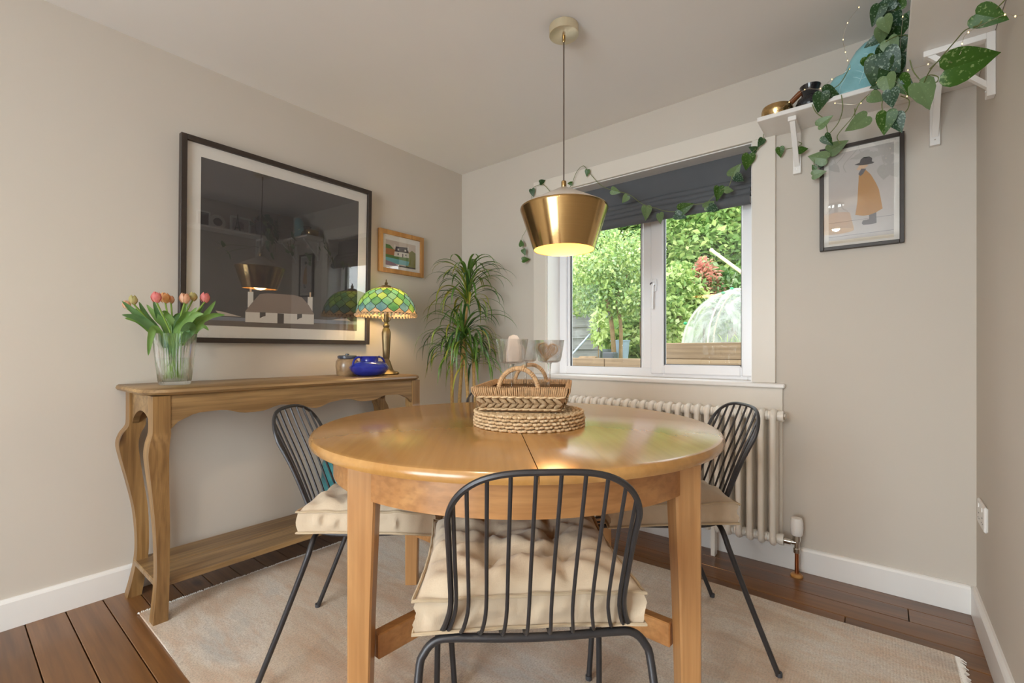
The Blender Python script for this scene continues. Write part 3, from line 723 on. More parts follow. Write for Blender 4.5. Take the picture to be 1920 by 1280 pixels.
# ------------------------------------------------------------------ ceiling lamp of the same room, behind the camera (it shows in the bowler hat print's glass)
cl = thing('ceiling_lamp', 'cream drum shaded ceiling lamp reflected in the bowler hat print', 'lamp', (2.06, -2.74, 0.0))
translucent('cream_shade', (246, 226, 190), 0.6, vary=0.05)
MB().lathe([(0.0, H-0.001), (0.06, H-0.001), (0.06, H-0.02), (0.0, H-0.024)][::-1], 32).build('ceiling_plate', 'chrome', cl)
for k in range(3):
    a = k*2*PI/3+0.3; MB().tube(smooth_path([(0.045*cos(a), 0.045*sin(a), H-0.02), (0.05*cos(a), 0.05*sin(a), H-0.05), (0.085*cos(a), 0.085*sin(a), H-0.085), (0.096*cos(a), 0.096*sin(a), H-0.105)], 4), 0.005, 8).build('arm', 'chrome', cl)
MB().lathe([(0.10, 2.143), (0.102, 2.143), (0.132, 1.995), (0.130, 1.995)], 48, closed=True).build('shade', 'cream_shade', cl)
MB().lathe([(0.0, 2.06), (0.028, 2.066), (0.032, 2.09), (0.02, 2.12), (0.012, 2.14)], 16).build('bulb', 'bulb_warm', cl)
MB().lathe([(0.0, 2.139), (0.015, 2.139), (0.015, 2.225)], 12).build('bulb_holder', 'chrome', cl)
point('ceiling_light', (0, 0, 2.03), cl, 18, (1.0, 0.84, 0.64), 0.03)

# ------------------------------------------------------------------ stained glass table lamp
tl = thing('stained_glass_lamp', 'lit green stained glass table lamp at the far end of the console', 'lamp', (0.205, -0.805, 0.836))
plain('bronze', (128, 108, 76), 0.4, 0.7, vary=0.2, vscale=25)
plain('lead', (58, 52, 44), 0.5, 0.6)
GL = [((150, 190, 128), (186, 210, 150)), ((118, 168, 126), (156, 196, 150)), ((136, 184, 164), (176, 206, 182)), ((124, 162, 178), (166, 194, 198)), ((176, 204, 132), (204, 220, 160)), ((106, 154, 132), (142, 180, 142))]
for i, (a, c2) in enumerate(GL): translucent('stained_glass_%d' % i, a, 0.62, 0.15, c2=c2, vscale=22)
translucent('amber_glass', (246, 224, 196), 0.6, 0.15, vary=0.25, vscale=30)
MB().lathe([(0.0, 0.0), (0.072, 0.0), (0.074, 0.006), (0.066, 0.014), (0.044, 0.020), (0.036, 0.034), (0.028, 0.055), (0.022, 0.075), (0.017, 0.082), (0.0165, 0.09), (0.019, 0.095), (0.0215, 0.15), (0.025, 0.21), (0.026, 0.235), (0.020, 0.255), (0.014, 0.262), (0.017, 0.268), (0.0185, 0.276), (0.012, 0.284), (0.010, 0.30)], 20, rib=lambda j, r, z: 0.06*cos(j*PI/2.5) if 0.09 < z < 0.25 else (0.10*cos(j*2*PI/5) if z < 0.03 else 0)).build('stem', 'bronze', tl)
for k in range(5):
    a = k*2*PI/5+0.3; MB().ball((0.069*cos(a), 0.069*sin(a), 0.0075), (0.014, 0.014, 0.0075), n=8, m=5).build('foot_scroll', 'bronze', tl)
MB().lathe([(0.0, 0.298), (0.013, 0.298), (0.014, 0.30), (0.014, 0.345), (0.0, 0.347)], 16).build('bulb_holder', 'bronze', tl)
MB().tube(smooth_path([(0.0, -0.0, 0.296), (0.03, 0, 0.30), (0.05, 0, 0.34), (0.055, 0, 0.39), (0.04, 0, 0.44), (0.0, 0, 0.49)], 4), 0.002, 6).build('harp', 'bronze', tl)
MB().tube(smooth_path([(0.0, -0.0, 0.296), (-0.03, 0, 0.30), (-0.05, 0, 0.34), (-0.055, 0, 0.39), (-0.04, 0, 0.44), (0.0, 0, 0.49)], 4), 0.002, 6).build('harp', 'bronze', tl)
MB().ball((0, 0, 0.385), (0.026, 0.026, 0.036), n=14, m=8).build('bulb', 'bulb_warm', tl)
MB().lathe([(0.030, 0.488), (0.026, 0.498), (0.010, 0.503), (0.007, 0.508), (0.010, 0.514), (0.004, 0.520), (0.003, 0.532), (0.0, 0.536)], 16).build('finial', 'bronze', tl)
point('lamp_light', (0, 0, 0.43), tl, 6.0, WARM, 0.05)
def dome(th, s):        # s: 0 rim .. 1 top
    a = s*1.35; r = 0.166*cos(a)**0.85 if s < 1 else 0.03
    r = max(r, 0.028); return Vector((r*cos(th), r*sin(th), 0.326+0.165*sin(a)**1.05))
NA, NR = 16, 5
def sm_pt(i, k, corner, t):
    # s-curved cell edges: from (i, k-1) to (i+.5, k)
    return None
lead = MB()
def P_(a, k): return dome(a*2*PI/NA, 0.05+0.93*k/(NR+1))
def edge(a0, k0, a1, k1, n=5):
    out = []
    for j in range(n+1):
        t = j/n; w = 0.5-0.5*cos(PI*t); out.append((a0+(a1-a0)*w, k0+(k1-k0)*t))
    return out
sh = None
seg = []
for k in range(0, NR+1):
    for i in range(NA):
        off = 0.5*(k % 2)
        for s in (-1, 1): seg.append(edge(i+off, k, i+off+0.5*s, k+1))
for e in seg: lead.tube([P_(a, k) for a, k in e], 0.0014, 5, caps=False)
for k in (0, NR+1): lead.tube([P_(i/4, k) for i in range(NA*4)], 0.002, 6, closed=True)
sh = lead.build('shade', 'lead', tl)
MB().lathe([(0.036, 0.482), (0.030, 0.489), (0.0, 0.492)], 24, caps=False).build('shade_cap', 'bronze', tl)
rnd = random.Random(4)
def pane(pts, mat, nm='glass_pane'):
    ca = sum(p[0] for p in pts)/len(pts); ck = sum(p[1] for p in pts)/len(pts)
    vs = [P_(ca+(a-ca)*0.985, ck+(k-ck)*0.985) for a, k in pts]; c = P_(ca, ck); n = len(vs)
    nrm = (c-Vector((0, 0, 0.34))).normalized(); c = c+nrm*0.0015
    vin = [v-nrm*0.002 for v in vs]
    fs = [(i, (i+1) % n, n) for i in range(n)]+[((i+1) % n+n+1, i+n+1, 2*n+1) for i in range(n)]+[(i, i+n+1, (i+1) % n+n+1, (i+1) % n) for i in range(n)]
    MB().add(vs+[c]+vin+[c-nrm*0.002], fs).build(nm, mat, sh, angle=80)
for k in range(1, NR+1):
    for i in range(NA):
        off = 0.5*((k+1) % 2)       # cell centred where no lattice node of row k is
        a = i+off
        pts = edge(a, k-1, a+0.5, k)[:-1]+edge(a+0.5, k, a, k+1)[:-1]+edge(a, k+1, a-0.5, k)[:-1]+edge(a-0.5, k, a, k-1)[:-1]
        g = rnd.choice([0, 0, 1, 1, 2, 2, 3, 4, 4, 5]) if k < 5 else rnd.choice([4, 0, 4])
        if k == 1: g = rnd.choice([2, 3, 3, 0, 1])
        pane(pts, 'stained_glass_%d' % g)
for i in range(NA):     # bottom half cells: pale amber, and beads along the rim
    pts = edge(i, 0, i+0.5, 1)[:-1]+edge(i+0.5, 1, i+1, 0)
    pane(pts, 'amber_glass')
for i in range(NA):
    o2 = 0.5*((NR+1) % 2)
    pts = [(i+o2-0.5+q/4, NR+1) for q in range(5)][::-1]+edge(i+o2-0.5, NR+1, i+o2, NR)[1:-1]+[(i+o2, NR)]+edge(i+o2, NR, i+o2+0.5, NR+1)[1:-1]
    pane(pts, 'amber_glass')
mb = MB()
for i in range(NA*3):
    p = P_(i/3, -0.12); mb.ball(p, (0.0075, 0.0075, 0.008+0.003*rnd.random()), n=6, m=4)
mb.build('rim_beads', 'amber_glass', sh)
MB().tube(smooth_path([(-0.03, 0.05, 0.004), (-0.12, 0.075, 0.003), (-0.185, 0.08, 0.0), (-0.199, 0.08, -0.1), (-0.197, 0.09, -0.5), (-0.196, 0.085, -0.72)], 5), 0.0022, 6).build('cable', 'rubber', tl)

# ------------------------------------------------------------------ pots on the console
def glaze(name, c1, c2, rough=0.12, split=None):
    m, nt, b = new_mat(name); v = coords(nt)
    f = noise(nt, v, 14, 4, 0.6, 0.5)
    c = ramp(nt, f, [(0.35, lin(c1)), (0.7, lin(c2))])
    nt.links.new(c, b.inputs['Base Color']); b.inputs['Roughness'].default_value = rough; b.inputs['Coat Weight'].default_value = 0.5
    bump(nt, b, noise(nt, v, 40, 2), 0.05, 0.003); return m
glaze('blue_glaze', (24, 34, 122), (44, 60, 170)); glaze('brown_glaze', (120, 92, 66), (188, 158, 120), 0.3); glaze('teal_glaze', (34, 104, 116), (60, 136, 140), 0.2); glaze('black_glaze', (22, 20, 24), (46, 44, 50), 0.2); glaze('slate_glaze', (52, 58, 72), (96, 100, 110), 0.2)
bp = thing('blue_pot', 'squat glossy cobalt blue pot with two side handles on the console', 'pot', (0.262, -0.955, 0.836))
MB().lathe([(0.0, 0.0), (0.055, 0.0), (0.080, 0.012), (0.098, 0.034), (0.100, 0.048), (0.090, 0.064), (0.064, 0.076), (0.047, 0.080), (0.047, 0.100), (0.050, 0.104), (0.044, 0.104), (0.042, 0.082), (0.0, 0.078)], 48).build('pot_body', 'blue_glaze', bp)
for s in (-1, 1):
    MB().tube(smooth_path([(0, s*0.047, 0.095), (0, s*0.062, 0.100), (0, s*0.082, 0.092), (0, s*0.094, 0.074), (0, s*0.095, 0.056)], 5), 0.0055, 8).build('handle', 'blue_glaze', bp)
bj = thing('stoneware_jar', 'mottled brown stoneware jar behind the blue pot', 'jar', (0.135, -1.005, 0.836))
MB().lathe([(0.0, 0.0), (0.050, 0.0), (0.056, 0.012), (0.060, 0.05), (0.058, 0.075), (0.050, 0.088), (0.0, 0.090)], 32).build('jar_body', 'brown_glaze', bj)
MB().lathe([(0.0, 0.090), (0.046, 0.090), (0.050, 0.092), (0.051, 0.104), (0.046, 0.108), (0.010, 0.110), (0.010, 0.116), (0.0, 0.118)], 32).build('jar_lid', 'slate_glaze', bj)
tj = thing('teal_jar', 'tall teal glazed jar on the lower shelf of the console', 'jar', (0.205, -1.075, 0.140))
MB().lathe([(0.0, 0.0), (0.07, 0.0), (0.088, 0.02), (0.10, 0.10)], 32).build('jar_foot', 'brown_glaze', tj)
MB().lathe([(0.10, 0.10), (0.105, 0.18), (0.098, 0.26), (0.075, 0.31), (0.05, 0.33), (0.05, 0.35), (0.058, 0.36), (0.044, 0.36), (0.042, 0.33), (0.0, 0.32)], 32).build('jar_body', 'teal_glaze', tj)

# ------------------------------------------------------------------ tulips in a ribbed glass vase
gm, nt, b = new_mat('vase_glass'); b.inputs['Transmission Weight'].default_value = 1; b.inputs['Roughness'].default_value = 0.0; b.inputs['IOR'].default_value = 1.33
b.inputs['Base Color'].default_value = (0.97, 0.99, 0.98, 1)
tr = N(nt, 'ShaderNodeBsdfTransparent'); mx = N(nt, 'ShaderNodeMixShader'); mx.inputs[0].default_value = 0.3      # partly clear so that light reaches the stems
nt.links.new(b.outputs[0], mx.inputs[1]); nt.links.new(tr.outputs[0], mx.inputs[2]); nt.links.new(mx.outputs[0], nt.nodes['Material Output'].inputs[0])
VX, VY, VZ = 0.20, -1.800, 0.836
va = thing('glass_vase', 'ribbed clear glass vase holding the tulips on the console', 'vase', (VX, VY, VZ))
def ribf(j, r, z): return 0.028*cos(j*PI/2) if z > 0.012 else 0
outer = [(0.0, 0.0), (0.050, 0.0), (0.0525, 0.004), (0.054, 0.02), (0.061, 0.09), (0.0665, 0.15), (0.071, 0.198), (0.0715, 0.2005)]
inner = [(0.0695, 0.2005), (0.0655, 0.15), (0.0600, 0.09), (0.0525, 0.022), (0.048, 0.014), (0.0, 0.013)]
MB().lathe(outer+inner, 160, rib=lambda j, r, z: ribf(j, r, z) if (r, z) in outer else 0).build('vase_glass', 'vase_glass', va, angle=50)
glass_thin('water', (0.95, 0.985, 0.95), 1.33)
MB().lathe([(0.0, 0.0145), (0.047, 0.015), (0.0518, 0.0225), (0.0592, 0.09), (0.0605, 0.103), (0.0, 0.1025)], 48).build('water', 'water', va)
translucent('tulip_stem', (138, 172, 70), 0.2, vary=0.15, vscale=20); translucent('tulip_leaf', (104, 150, 72), 0.35, 0.4, c2=(140, 178, 98), vscale=10); translucent('tulip_leaf_pale', (120, 156, 104), 0.3, 0.4, c2=(92, 136, 84), vscale=10)
for nm, c, c2 in (('pink', (222, 112, 118), (236, 160, 146)), ('blush', (226, 168, 140), (236, 196, 160)), ('peach', (222, 150, 96), (232, 186, 124)), ('green', (176, 176, 110), (206, 180, 130))): translucent('petal_'+nm, c, 0.3, 0.5, c2=c2, vscale=30)
def leaf_blade(path, width, mat, parent, name='leaf', fold=0.25, nrm=Vector((1, 0, 0))):
    P = smooth_path(path, 5); k = len(P); vs = []; fs = []
    for i, p in enumerate(P):
        t = i/(k-1); w = width*(sin(PI*min(1, t*0.92+0.08))**0.8)*(1 if t < 1 else 0)
        tg = (P[min(k-1, i+1)]-P[max(0, i-1)]).normalized(); side = tg.cross(nrm).normalized(); up = side.cross(tg)
        vs += [p-side*w+up*w*fold, p-side*w*0.5+up*w*fold*0.25, p, p+side*w*0.5+up*w*fold*0.25, p+side*w+up*w*fold]
    for i in range(k-1):
        for j in range(4): a = i*5+j; fs.append((a, a+1, a+6, a+5))
    return MB().add(vs, fs).build(name, mat, parent, angle=80)
heads = [(-1.944, 1.143, 'blush', 'pale blush tulip leaning furthest left in the vase', 0.17), (-1.928, 1.158, 'green', 'greenish unopened tulip second from the left in the vase', 0.19), (-1.867, 1.168, 'pink', 'deep pink tulip third from the left in the vase', 0.23),
         (-1.829, 1.172, 'peach', 'orange peach tulip in the middle of the vase', 0.19), (-1.805, 1.174, 'blush', 'small peach tulip right of the orange one', 0.17), (-1.773, 1.173, 'blush', 'dusky pink tulip third from the right in the vase', 0.22),
         (-1.739, 1.187, 'green', 'beige closed tulip second from the right, tallest in the vase', 0.20), (-1.699, 1.183, 'pink', 'bright pink tulip furthest right in the vase', 0.21)]
pm = {}
for (hy, hz, col, lb, hx) in heads:
    base = Vector((VX+(hx-0.2)*0.5-0.004+random.uniform(-.02, .02), VY+(hy-VY)*-0.22+random.uniform(-.012, .012), VZ+0.022))
    t = thing('tulip', lb, 'tulip', base, 0, 'tulips in the glass vase')
    h = Vector((hx, hy, hz))-base; mid = Vector((h.x*0.35, h.y*0.36, h.z*0.55))
    path = smooth_path([(0, 0, 0), mid*0.5, mid, h-Vector((0, 0, 0.012))], 6)
    MB().tube(path, 0.0032, 7).build('stem', 'tulip_stem', t)
    s = 0.86 if col in ('green',) else 1.0
    if hy in (-1.944, -1.805): s = 0.75
    for q in range(6):
        inn = q % 2; a0 = q*PI/3+random.uniform(-.1, .1)
        def pet(u, w, inn=inn):
            aa = (u-0.5)*1.25*(sin(PI*(0.12+0.80*w))**0.7)*(1.0 if w < 0.98 else 0.25); r = (0.0180-0.002*inn)*s*(sin(PI*(0.10+0.79*w))**0.7)
            return ((r)*cos(aa), r*sin(aa), 0.040*s*w+0.003*inn)
        MB().grid(pet, 4, 7).build('petal', 'petal_'+col, t, angle=80, loc=h-Vector((0, 0, 0.016)), rot=(random.uniform(-.08, .08), random.uniform(-.08, .08), a0))
    # each tulip brings one or two leaves
    for q in range(3):
        sg = random.uniform(-1, 1); L = random.uniform(0.15, 0.20)
        if hy in (-1.944, -1.928): sg = -0.9-0.25*q
        if hy == -1.699: sg = 0.9+0.4*q
        p0 = mid*0.45; p1 = mid+Vector((random.uniform(-.02, .02), sg*0.02, 0.02)); p2 = p1+Vector((random.uniform(-.03, .03), sg*0.035, L*0.30)); p3 = p2+Vector((random.uniform(-.02, .03), sg*0.032, L*(0.32 if q == 0 else 0.05)))
        leaf_blade([p0, p1, p2, p3], random.uniform(0.011, 0.016), random.choice(['tulip_leaf', 'tulip_leaf', 'tulip_leaf_pale']), t, nrm=Vector((1, random.uniform(-.6, .6), 0)))
# drooping leaves of the outer tulips
tul = [o for o in COL.objects if o.name.startswith('tulip') and o.get('category') == 'tulip']
def extra(t, pts, w, mat='tulip_leaf'):
    b0 = Vector(t.location); leaf_blade([Vector(p)-b0 for p in pts], w, mat, t)
extra(tul[0], [(0.2, -1.845, 0.98), (0.21, -1.868, 1.045), (0.22, -1.920, 1.100), (0.22, -1.968, 1.152)], 0.014, 'tulip_leaf_pale')
extra(tul[1], [(0.2, -1.84, 0.98), (0.21, -1.872, 1.05), (0.22, -1.92, 1.090), (0.23, -1.97, 1.100)], 0.014, 'tulip_leaf_pale')
extra(tul[2], [(0.21, -1.82, 0.99), (0.22, -1.868, 1.055), (0.23, -1.885, 1.02), (0.23, -1.892, 0.95)], 0.012)
extra(tul[5], [(0.24, -1.79, 1.0), (0.27, -1.77, 1.05), (0.30, -1.785, 1.062), (0.32, -1.815, 1.042)], 0.02, 'tulip_leaf_pale')
extra(tul[7], [(0.2, -1.76, 0.99), (0.21, -1.735, 1.05), (0.21, -1.695, 1.12), (0.21, -1.66, 1.178)], 0.013)
extra(tul[6], [(0.2, -1.77, 0.99), (0.22, -1.73, 1.055), (0.23, -1.71, 1.068), (0.23, -1.692, 1.052)], 0.009)

# ------------------------------------------------------------------ woven placemats and basket
m, nt, b = new_mat('seagrass'); v = coords(nt)
f = noise(nt, v, 55, 4, 0.7); g = noise(nt, coords(nt, (300, 300, 60)), 1, 2)
c = ramp(nt, f, [(0.3, lin((184, 150, 108))), (0.5, lin((218, 190, 150))), (0.7, lin((236, 214, 180)))])
nt.links.new(mixc(nt, ramp(nt, g, [(0.3, (0.4, 0.4, 0.4)), (0.55, (0, 0, 0))]), c, lin((170, 134, 94))), b.inputs['Base Color'])
b.inputs['Roughness'].default_value = 0.75; bump(nt, b, g, 0.3, 0.003)
plain('seagrass_dark', (188, 152, 112), 0.75, vary=0.25, vscale=80, bumpv=0.3, bscale=200)
plain('seagrass_core', (120, 86, 52), 0.9, vary=0.2, vscale=60)
matmb = MB(); rr = 0.174; ring = 0
while rr > 0.10:
    n = int(2*PI*rr/0.0145)
    for i in range(n):
        a = 2*PI*i/n+ring*0.3
        M = Matrix.Rotation(a+PI/2+0.5*(1 if i % 2 else -1), 4, 'Z')
        matmb.ball((rr*cos(a), rr*sin(a), 0.0046+0.0006*((i % 2)*2-1)), (0.0105, 0.0058, 0.0046), M, 6, 4)
    rr -= 0.0135; ring += 1
matmb.lathe([(0.0, 0.001), (0.105, 0.001), (0.105, 0.008), (0.0, 0.008)], 32)
MC = lat(0.055, 1.495)
mw = None
tags = ['lowest woven seagrass placemat, lying on the pine table', 'second lowest woven seagrass placemat in the stack under the basket', 'third woven seagrass placemat up in the stack under the basket', 'fourth woven seagrass placemat up in the stack under the basket', 'topmost woven seagrass placemat directly under the basket']
pmesh = matmb.mesh('placemat', 'seagrass')
for i in range(5):
    o = put('placemat', pmesh, None, (MC.x+random.uniform(-.004, .004), MC.y+random.uniform(-.004, .004), TZ+0.0002+i*0.0098), (0, 0, i*1.3), 1.0 if i < 3 else 0.985)
    tag(o, tags[i], 'placemat', 'stack of round placemats')
BZ = TZ+0.0502
bk = thing('woven_basket', 'rectangular braided seagrass basket with two handles on the placemats', 'basket', lat(0.05, 1.575, BZ), rad(38.74-8))
bw0, bd0, bw1, bd1, bh = 0.124, 0.165, 0.145, 0.190, 0.067
def side_pt(k, u, w):   # k: side 0..3 ; u along, w up
    hw = bw0+(bw1-bw0)*w; hd = bd0+(bd1-bd0)*w; z = 0.003+bh*w
    if k == 0: return Vector((-hw+2*hw*u, -hd, z))
    if k == 1: return Vector((hw, -hd+2*hd*u, z))
    if k == 2: return Vector((hw-2*hw*u, hd, z))
    return Vector((-hw, hd-2*hd*u, z))
mb = MB()
for k in range(4):
    vs = [side_pt(k, u, w)*1.0 for w in (0, 1) for u in (0, 1)]; ins = [Vector((p.x*0.96, p.y*0.97, p.z)) for p in vs]
    mb.add(vs+ins, [(0, 1, 3, 2), (6, 7, 5, 4), (2, 3, 7, 6)])
mb.box((-bw0, -bd0, 0.0), (bw0, bd0, 0.006))
mb.build('basket_liner', 'seagrass_core', bk, smooth=False)
br = MB()
for k in range(4):
    nseg = 11 if k % 2 == 0 else 14
    out = [Vector((0, -1, 0)), Vector((1, 0, 0)), Vector((0, 1, 0)), Vector((-1, 0, 0))][k]
    for row, (wc, hh) in enumerate(((0.07, 0.05), (0.25, 0.10), (0.46, 0.10), (0.64, 0.08))):
        for i in range(nseg):
            for s in (-1, 1) if row in (1, 2) else (1,):
                p = side_pt(k, (i+0.5+(0.25 if row % 2 else 0))/(nseg+0.4), wc) + out*0.003
                t_ = (side_pt(k, 1, wc)-side_pt(k, 0, wc)).normalized(); up = Vector((0, 0, 1))
                ang = 0.55*(1 if row == 1 else -1) if row in (1, 2) else 0.12
                ax = (t_*cos(ang)+up*sin(ang)); M = Matrix((ax, out, ax.cross(out))).transposed()
                br.ball(p, (0.0165, 0.0052, 0.0068 if row in (1, 2) else 0.0042), M, 8, 5)
br.build('braided_wall', 'seagrass', bk)
wr = MB()
for k in range(4):
    n = 46 if k % 2 == 0 else 60
    for i in range(n):
        u = (i+0.5)/n; a = side_pt(k, u, 0.70); c = side_pt(k, u, 1.0); out = [Vector((0, -1, 0)), Vector((1, 0, 0)), Vector((0, 1, 0)), Vector((-1, 0, 0))][k]
        j = random.uniform(-.0012, .0012); t_ = (side_pt(k, 1, 1)-side_pt(k, 0, 1)).normalized()
        wr.tube([a+out*0.003, (a+c)/2+out*0.006+t_*j, c+out*0.004+Vector((0, 0, 0.004)), c-out*0.004+Vector((0, 0, 0.006)), c-out*0.011+Vector((0, 0, -0.004)), (a+c)/2-out*0.010], 0.0029, 5)
wr.build('wrapped_rim', 'seagrass_dark', bk)
def handle(yc):
    P = []; R_ = []
    for i in range(61):
        a = PI*i/60; P.append((0.060*cos(a)*1.0-0.005, yc, bh+0.068*sin(a)-0.002)); R_.append(0.0072+0.0010*sin(i*PI*0.9))
    MB().tube(P, R_, 8).build('handle', 'seagrass_dark', bk)
handle(-bd1+0.004); handle(bd1-0.004)
# glasses standing in the basket
gm, nt, b = new_mat('clear_glass'); b.inputs['Transmission Weight'].default_value = 1; b.inputs['Roughness'].default_value = 0.0; b.inputs['IOR'].default_value = 1.45; tr = N(nt, 'ShaderNodeBsdfTransparent'); mx = N(nt, 'ShaderNodeMixShader'); mx.inputs[0].default_value = 0.45; nt.links.new(b.outputs[0], mx.inputs[1]); nt.links.new(tr.outputs[0], mx.inputs[2]); nt.links.new(mx.outputs[0], nt.nodes['Material Output'].inputs[0])
def wine_glass(l, d, lb, rim=0.053, zt=1.007, cat='glass'):
    p = lat(l, d, BZ+0.0065); t = thing('gin_glass', lb, cat, p, 0, 'large glasses in the basket')
    h = zt-p.z
    MB().lathe([(0.0, h-0.078), (0.030, h-0.079), (0.039, h-0.074), (0.043, h-0.060), (rim, h), (rim-0.0015, h), (0.0412, h-0.060), (0.0375, h-0.072), (0.0285, h-0.0765), (0.0, h-0.0755)], 40).build('bowl', 'clear_glass', t)
    MB().lathe([(0.0, 0.0), (0.034, 0.0), (0.0345, 0.002), (0.010, 0.005), (0.0045, 0.012), (0.004, h-0.11), (0.0065, h-0.085), (0.010, h-0.0792), (0.0, h-0.0792)], 24).build('stem', 'clear_glass', t)
    return t, p.z+h-0.0755
g1, z1 = wine_glass(0.0, 1.50, 'large stemmed glass holding a pale felt ornament in the basket')
g2, z2 = wine_glass(0.132, 1.63, 'large stemmed glass holding a wicker heart in the basket')
g3, z3 = wine_glass(0.050, 1.71, 'large empty stemmed glass at the back of the basket')
plain('felt', (226, 206, 188), 0.95, vary=0.06, vscale=60, bumpv=0.4, bscale=300)
plain('wicker', (196, 158, 116), 0.8, vary=0.2, vscale=80)
q = lat(0.006, 1.50, z1+0.001); t = thing('felt_ornament', 'pale felt ornament with a rounded top inside the left glass', 'ornament', q, YAW+0.2)
MB().prism([(-0.023, 0), (0.023, 0), (0.025, 0.03), (0.021, 0.055), (0.017, 0.060), (0.016, 0.075), (0.009, 0.086), (-0.003, 0.089), (-0.014, 0.083), (-0.018, 0.070), (-0.019, 0.055), (-0.024, 0.03)], -0.012, 0.012, Matrix.Rotation(PI/2, 4, 'X')).build('felt_body', 'felt', t, angle=30)
q = lat(0.126, 1.63, z2+0.001); t = thing('wicker_heart', 'woven wicker heart leaning inside the right glass', 'ornament', q, YAW)
def heart(a): return (0.0021*16*sin(a)**3, 0.0021*(13*cos(a)-5*cos(2*a)-2*cos(3*a)-cos(4*a)))
M = Matrix.Translation((0, 0, 0.037)) @ Matrix.Rotation(rad(8), 4, 'Y')
mb = MB(); mb.tube([M @ Vector((heart(2*PI*i/48)[0], 0, heart(2*PI*i/48)[1])) for i in range(48)], 0.003, 6, closed=True)
for kx in range(-5, 6):
    for sg in (-1, 1):
        pts = []
        for i in range(13):
            x = kx*0.006+sg*0.5*(i-6)*0.0045; z = (i-6)*0.0048
            ins = abs(x) < 0.030 and z < 0.022-0.3*abs(abs(x)-0.015) and z > -0.034+1.05*abs(x)
            if ins: pts.append(M @ Vector((x, 0.0015*sg*(1 if i % 2 else -1), z)))
        if len(pts) > 1: mb.tube(pts, 0.0016, 5)
mb.build('wicker_weave', 'wicker', t)
t = thing('glass_tumbler', 'short clear glass tumbler at the front corner of the basket', 'glass', lat(0.085, 1.455, BZ+0.0065))
MB().lathe([(0.0, 0.0), (0.030, 0.0), (0.0325, 0.006), (0.0355, 0.04), (0.034, 0.080), (0.0325, 0.080), (0.0338, 0.04), (0.031, 0.009), (0.0, 0.008)], 32).build('tumbler_glass', 'clear_glass', t)

# ------------------------------------------------------------------ dracaena in the corner
dp = thing('dracaena_plant', 'tall slender leaved dracaena in the room corner behind the table', 'plant', (0.345, -0.315, 0.0))
translucent('dracaena_leaf', (84, 122, 52), 0.3, 0.35, c2=(116, 150, 66), vscale=8); translucent('dracaena_leaf_yellow', (168, 160, 62), 0.3, 0.4, c2=(130, 150, 60), vscale=8); translucent('dracaena_leaf_dark', (58, 98, 56), 0.3, 0.35, c2=(84, 122, 58), vscale=8)
plain('cane', (176, 142, 88), 0.8, vary=0.2, vscale=60, bumpv=0.4, bscale=90); plain('terracotta', (150, 92, 66), 0.8); plain('soil', (60, 46, 36), 0.95, bumpv=0.6)
MB().lathe([(0.0, 0.0), (0.10, 0.0), (0.135, 0.22), (0.14, 0.24), (0.145, 0.24), (0.145, 0.27), (0.132, 0.27), (0.128, 0.245), (0.0, 0.245)], 36).build('pot', 'terracotta', dp)
MB().lathe([(0.0, 0.25), (0.126, 0.25), (0.12, 0.246)], 24).build('soil', 'soil', dp)
canes = [((-0.05, -0.02), (0.0, 0.02), 1.33, 0.30), ((-0.055, -0.06), (-0.06, -0.06), 0.96, 0.13), ((0.05, 0.0), (0.01, -0.03), 1.06, 0.25), ((0.04, 0.05), (0.05, 0.02), 0.92, 0.2)]
for (x0, y0), (x1, y1), zt, _ in canes:
    P = smooth_path([(x0, y0, 0.245), (x0*0.8+x1*0.2, y0*0.8+y1*0.2, zt*0.5), (x1, y1, zt)], 6); MB().tube(P, [0.013-0.004*i/(len(P)-1)+0.0008*(i % 2) for i in range(len(P))], 8).build('cane', 'cane', dp)
LV = []
rl = random.Random(11)
for vi in range(12):
    L = rl.uniform(0.32, 0.46); el = [80, 74, 66, 58, 50, 42, 34, 26, 60, 45, 20, 5][vi]; dr = rl.uniform(2.3, 3.6); w0 = rl.uniform(0.0065, 0.009)
    a = rad(el); x, z = 0.006, 0.0; K = 14; vs = []; fs = []
    for i in range(K+1):
        t = i/K; w = w0*(0.55+0.9*t)*(1 if t < 0.45 else (1-((t-0.45)/0.55)**1.6))+0.0004
        vs += [(x, -w, z+w*0.35), (x, 0, z), (x, w, z+w*0.35)]
        st = L/K; x += cos(a)*st; z += sin(a)*st; a -= dr/K*(0.4+1.2*t)
        a = max(a, -1.45)
    for i in range(K):
        for j in (0, 1): q = i*3+j; fs.append((q, q+1, q+4, q+3))
    LV.append([MB().add(vs, fs).mesh('leaf', mm, angle=80) for mm in ('dracaena_leaf', 'dracaena_leaf_dark', 'dracaena_leaf_yellow')])
def crown(c, n, els, sc, spread=0.05):
    for i in range(n):
        t = i/n; vi = els[int(t*len(els))]; az = i*2.399+rl.uniform(-.3, .3)
        me = LV[vi][rl.choice([0, 0, 0, 1, 1, 2])]
        put('leaf', me, dp, (c[0], c[1], c[2]-spread*t+rl.uniform(-.006, .006)), (rl.uniform(-.12, .12), rl.uniform(-.1, .1), az), sc*rl.uniform(0.8, 1.1))
crown((0.0, 0.02, 1.40), 78, [0, 0, 1, 1, 2, 8, 3, 4, 9, 5, 6, 7], 0.92, 0.16)
crown((0.01, -0.03, 1.085), 74, [1, 8, 3, 4, 9, 5, 6, 7, 7, 10], 0.95, 0.08)
crown((-0.06, -0.06, 0.985), 34, [3, 4, 9, 5, 6, 7, 10, 11], 0.72, 0.05)
crown((0.05, 0.02, 0.945), 46, [1, 3, 4, 9, 5, 6, 7, 10, 11], 0.85, 0.06)

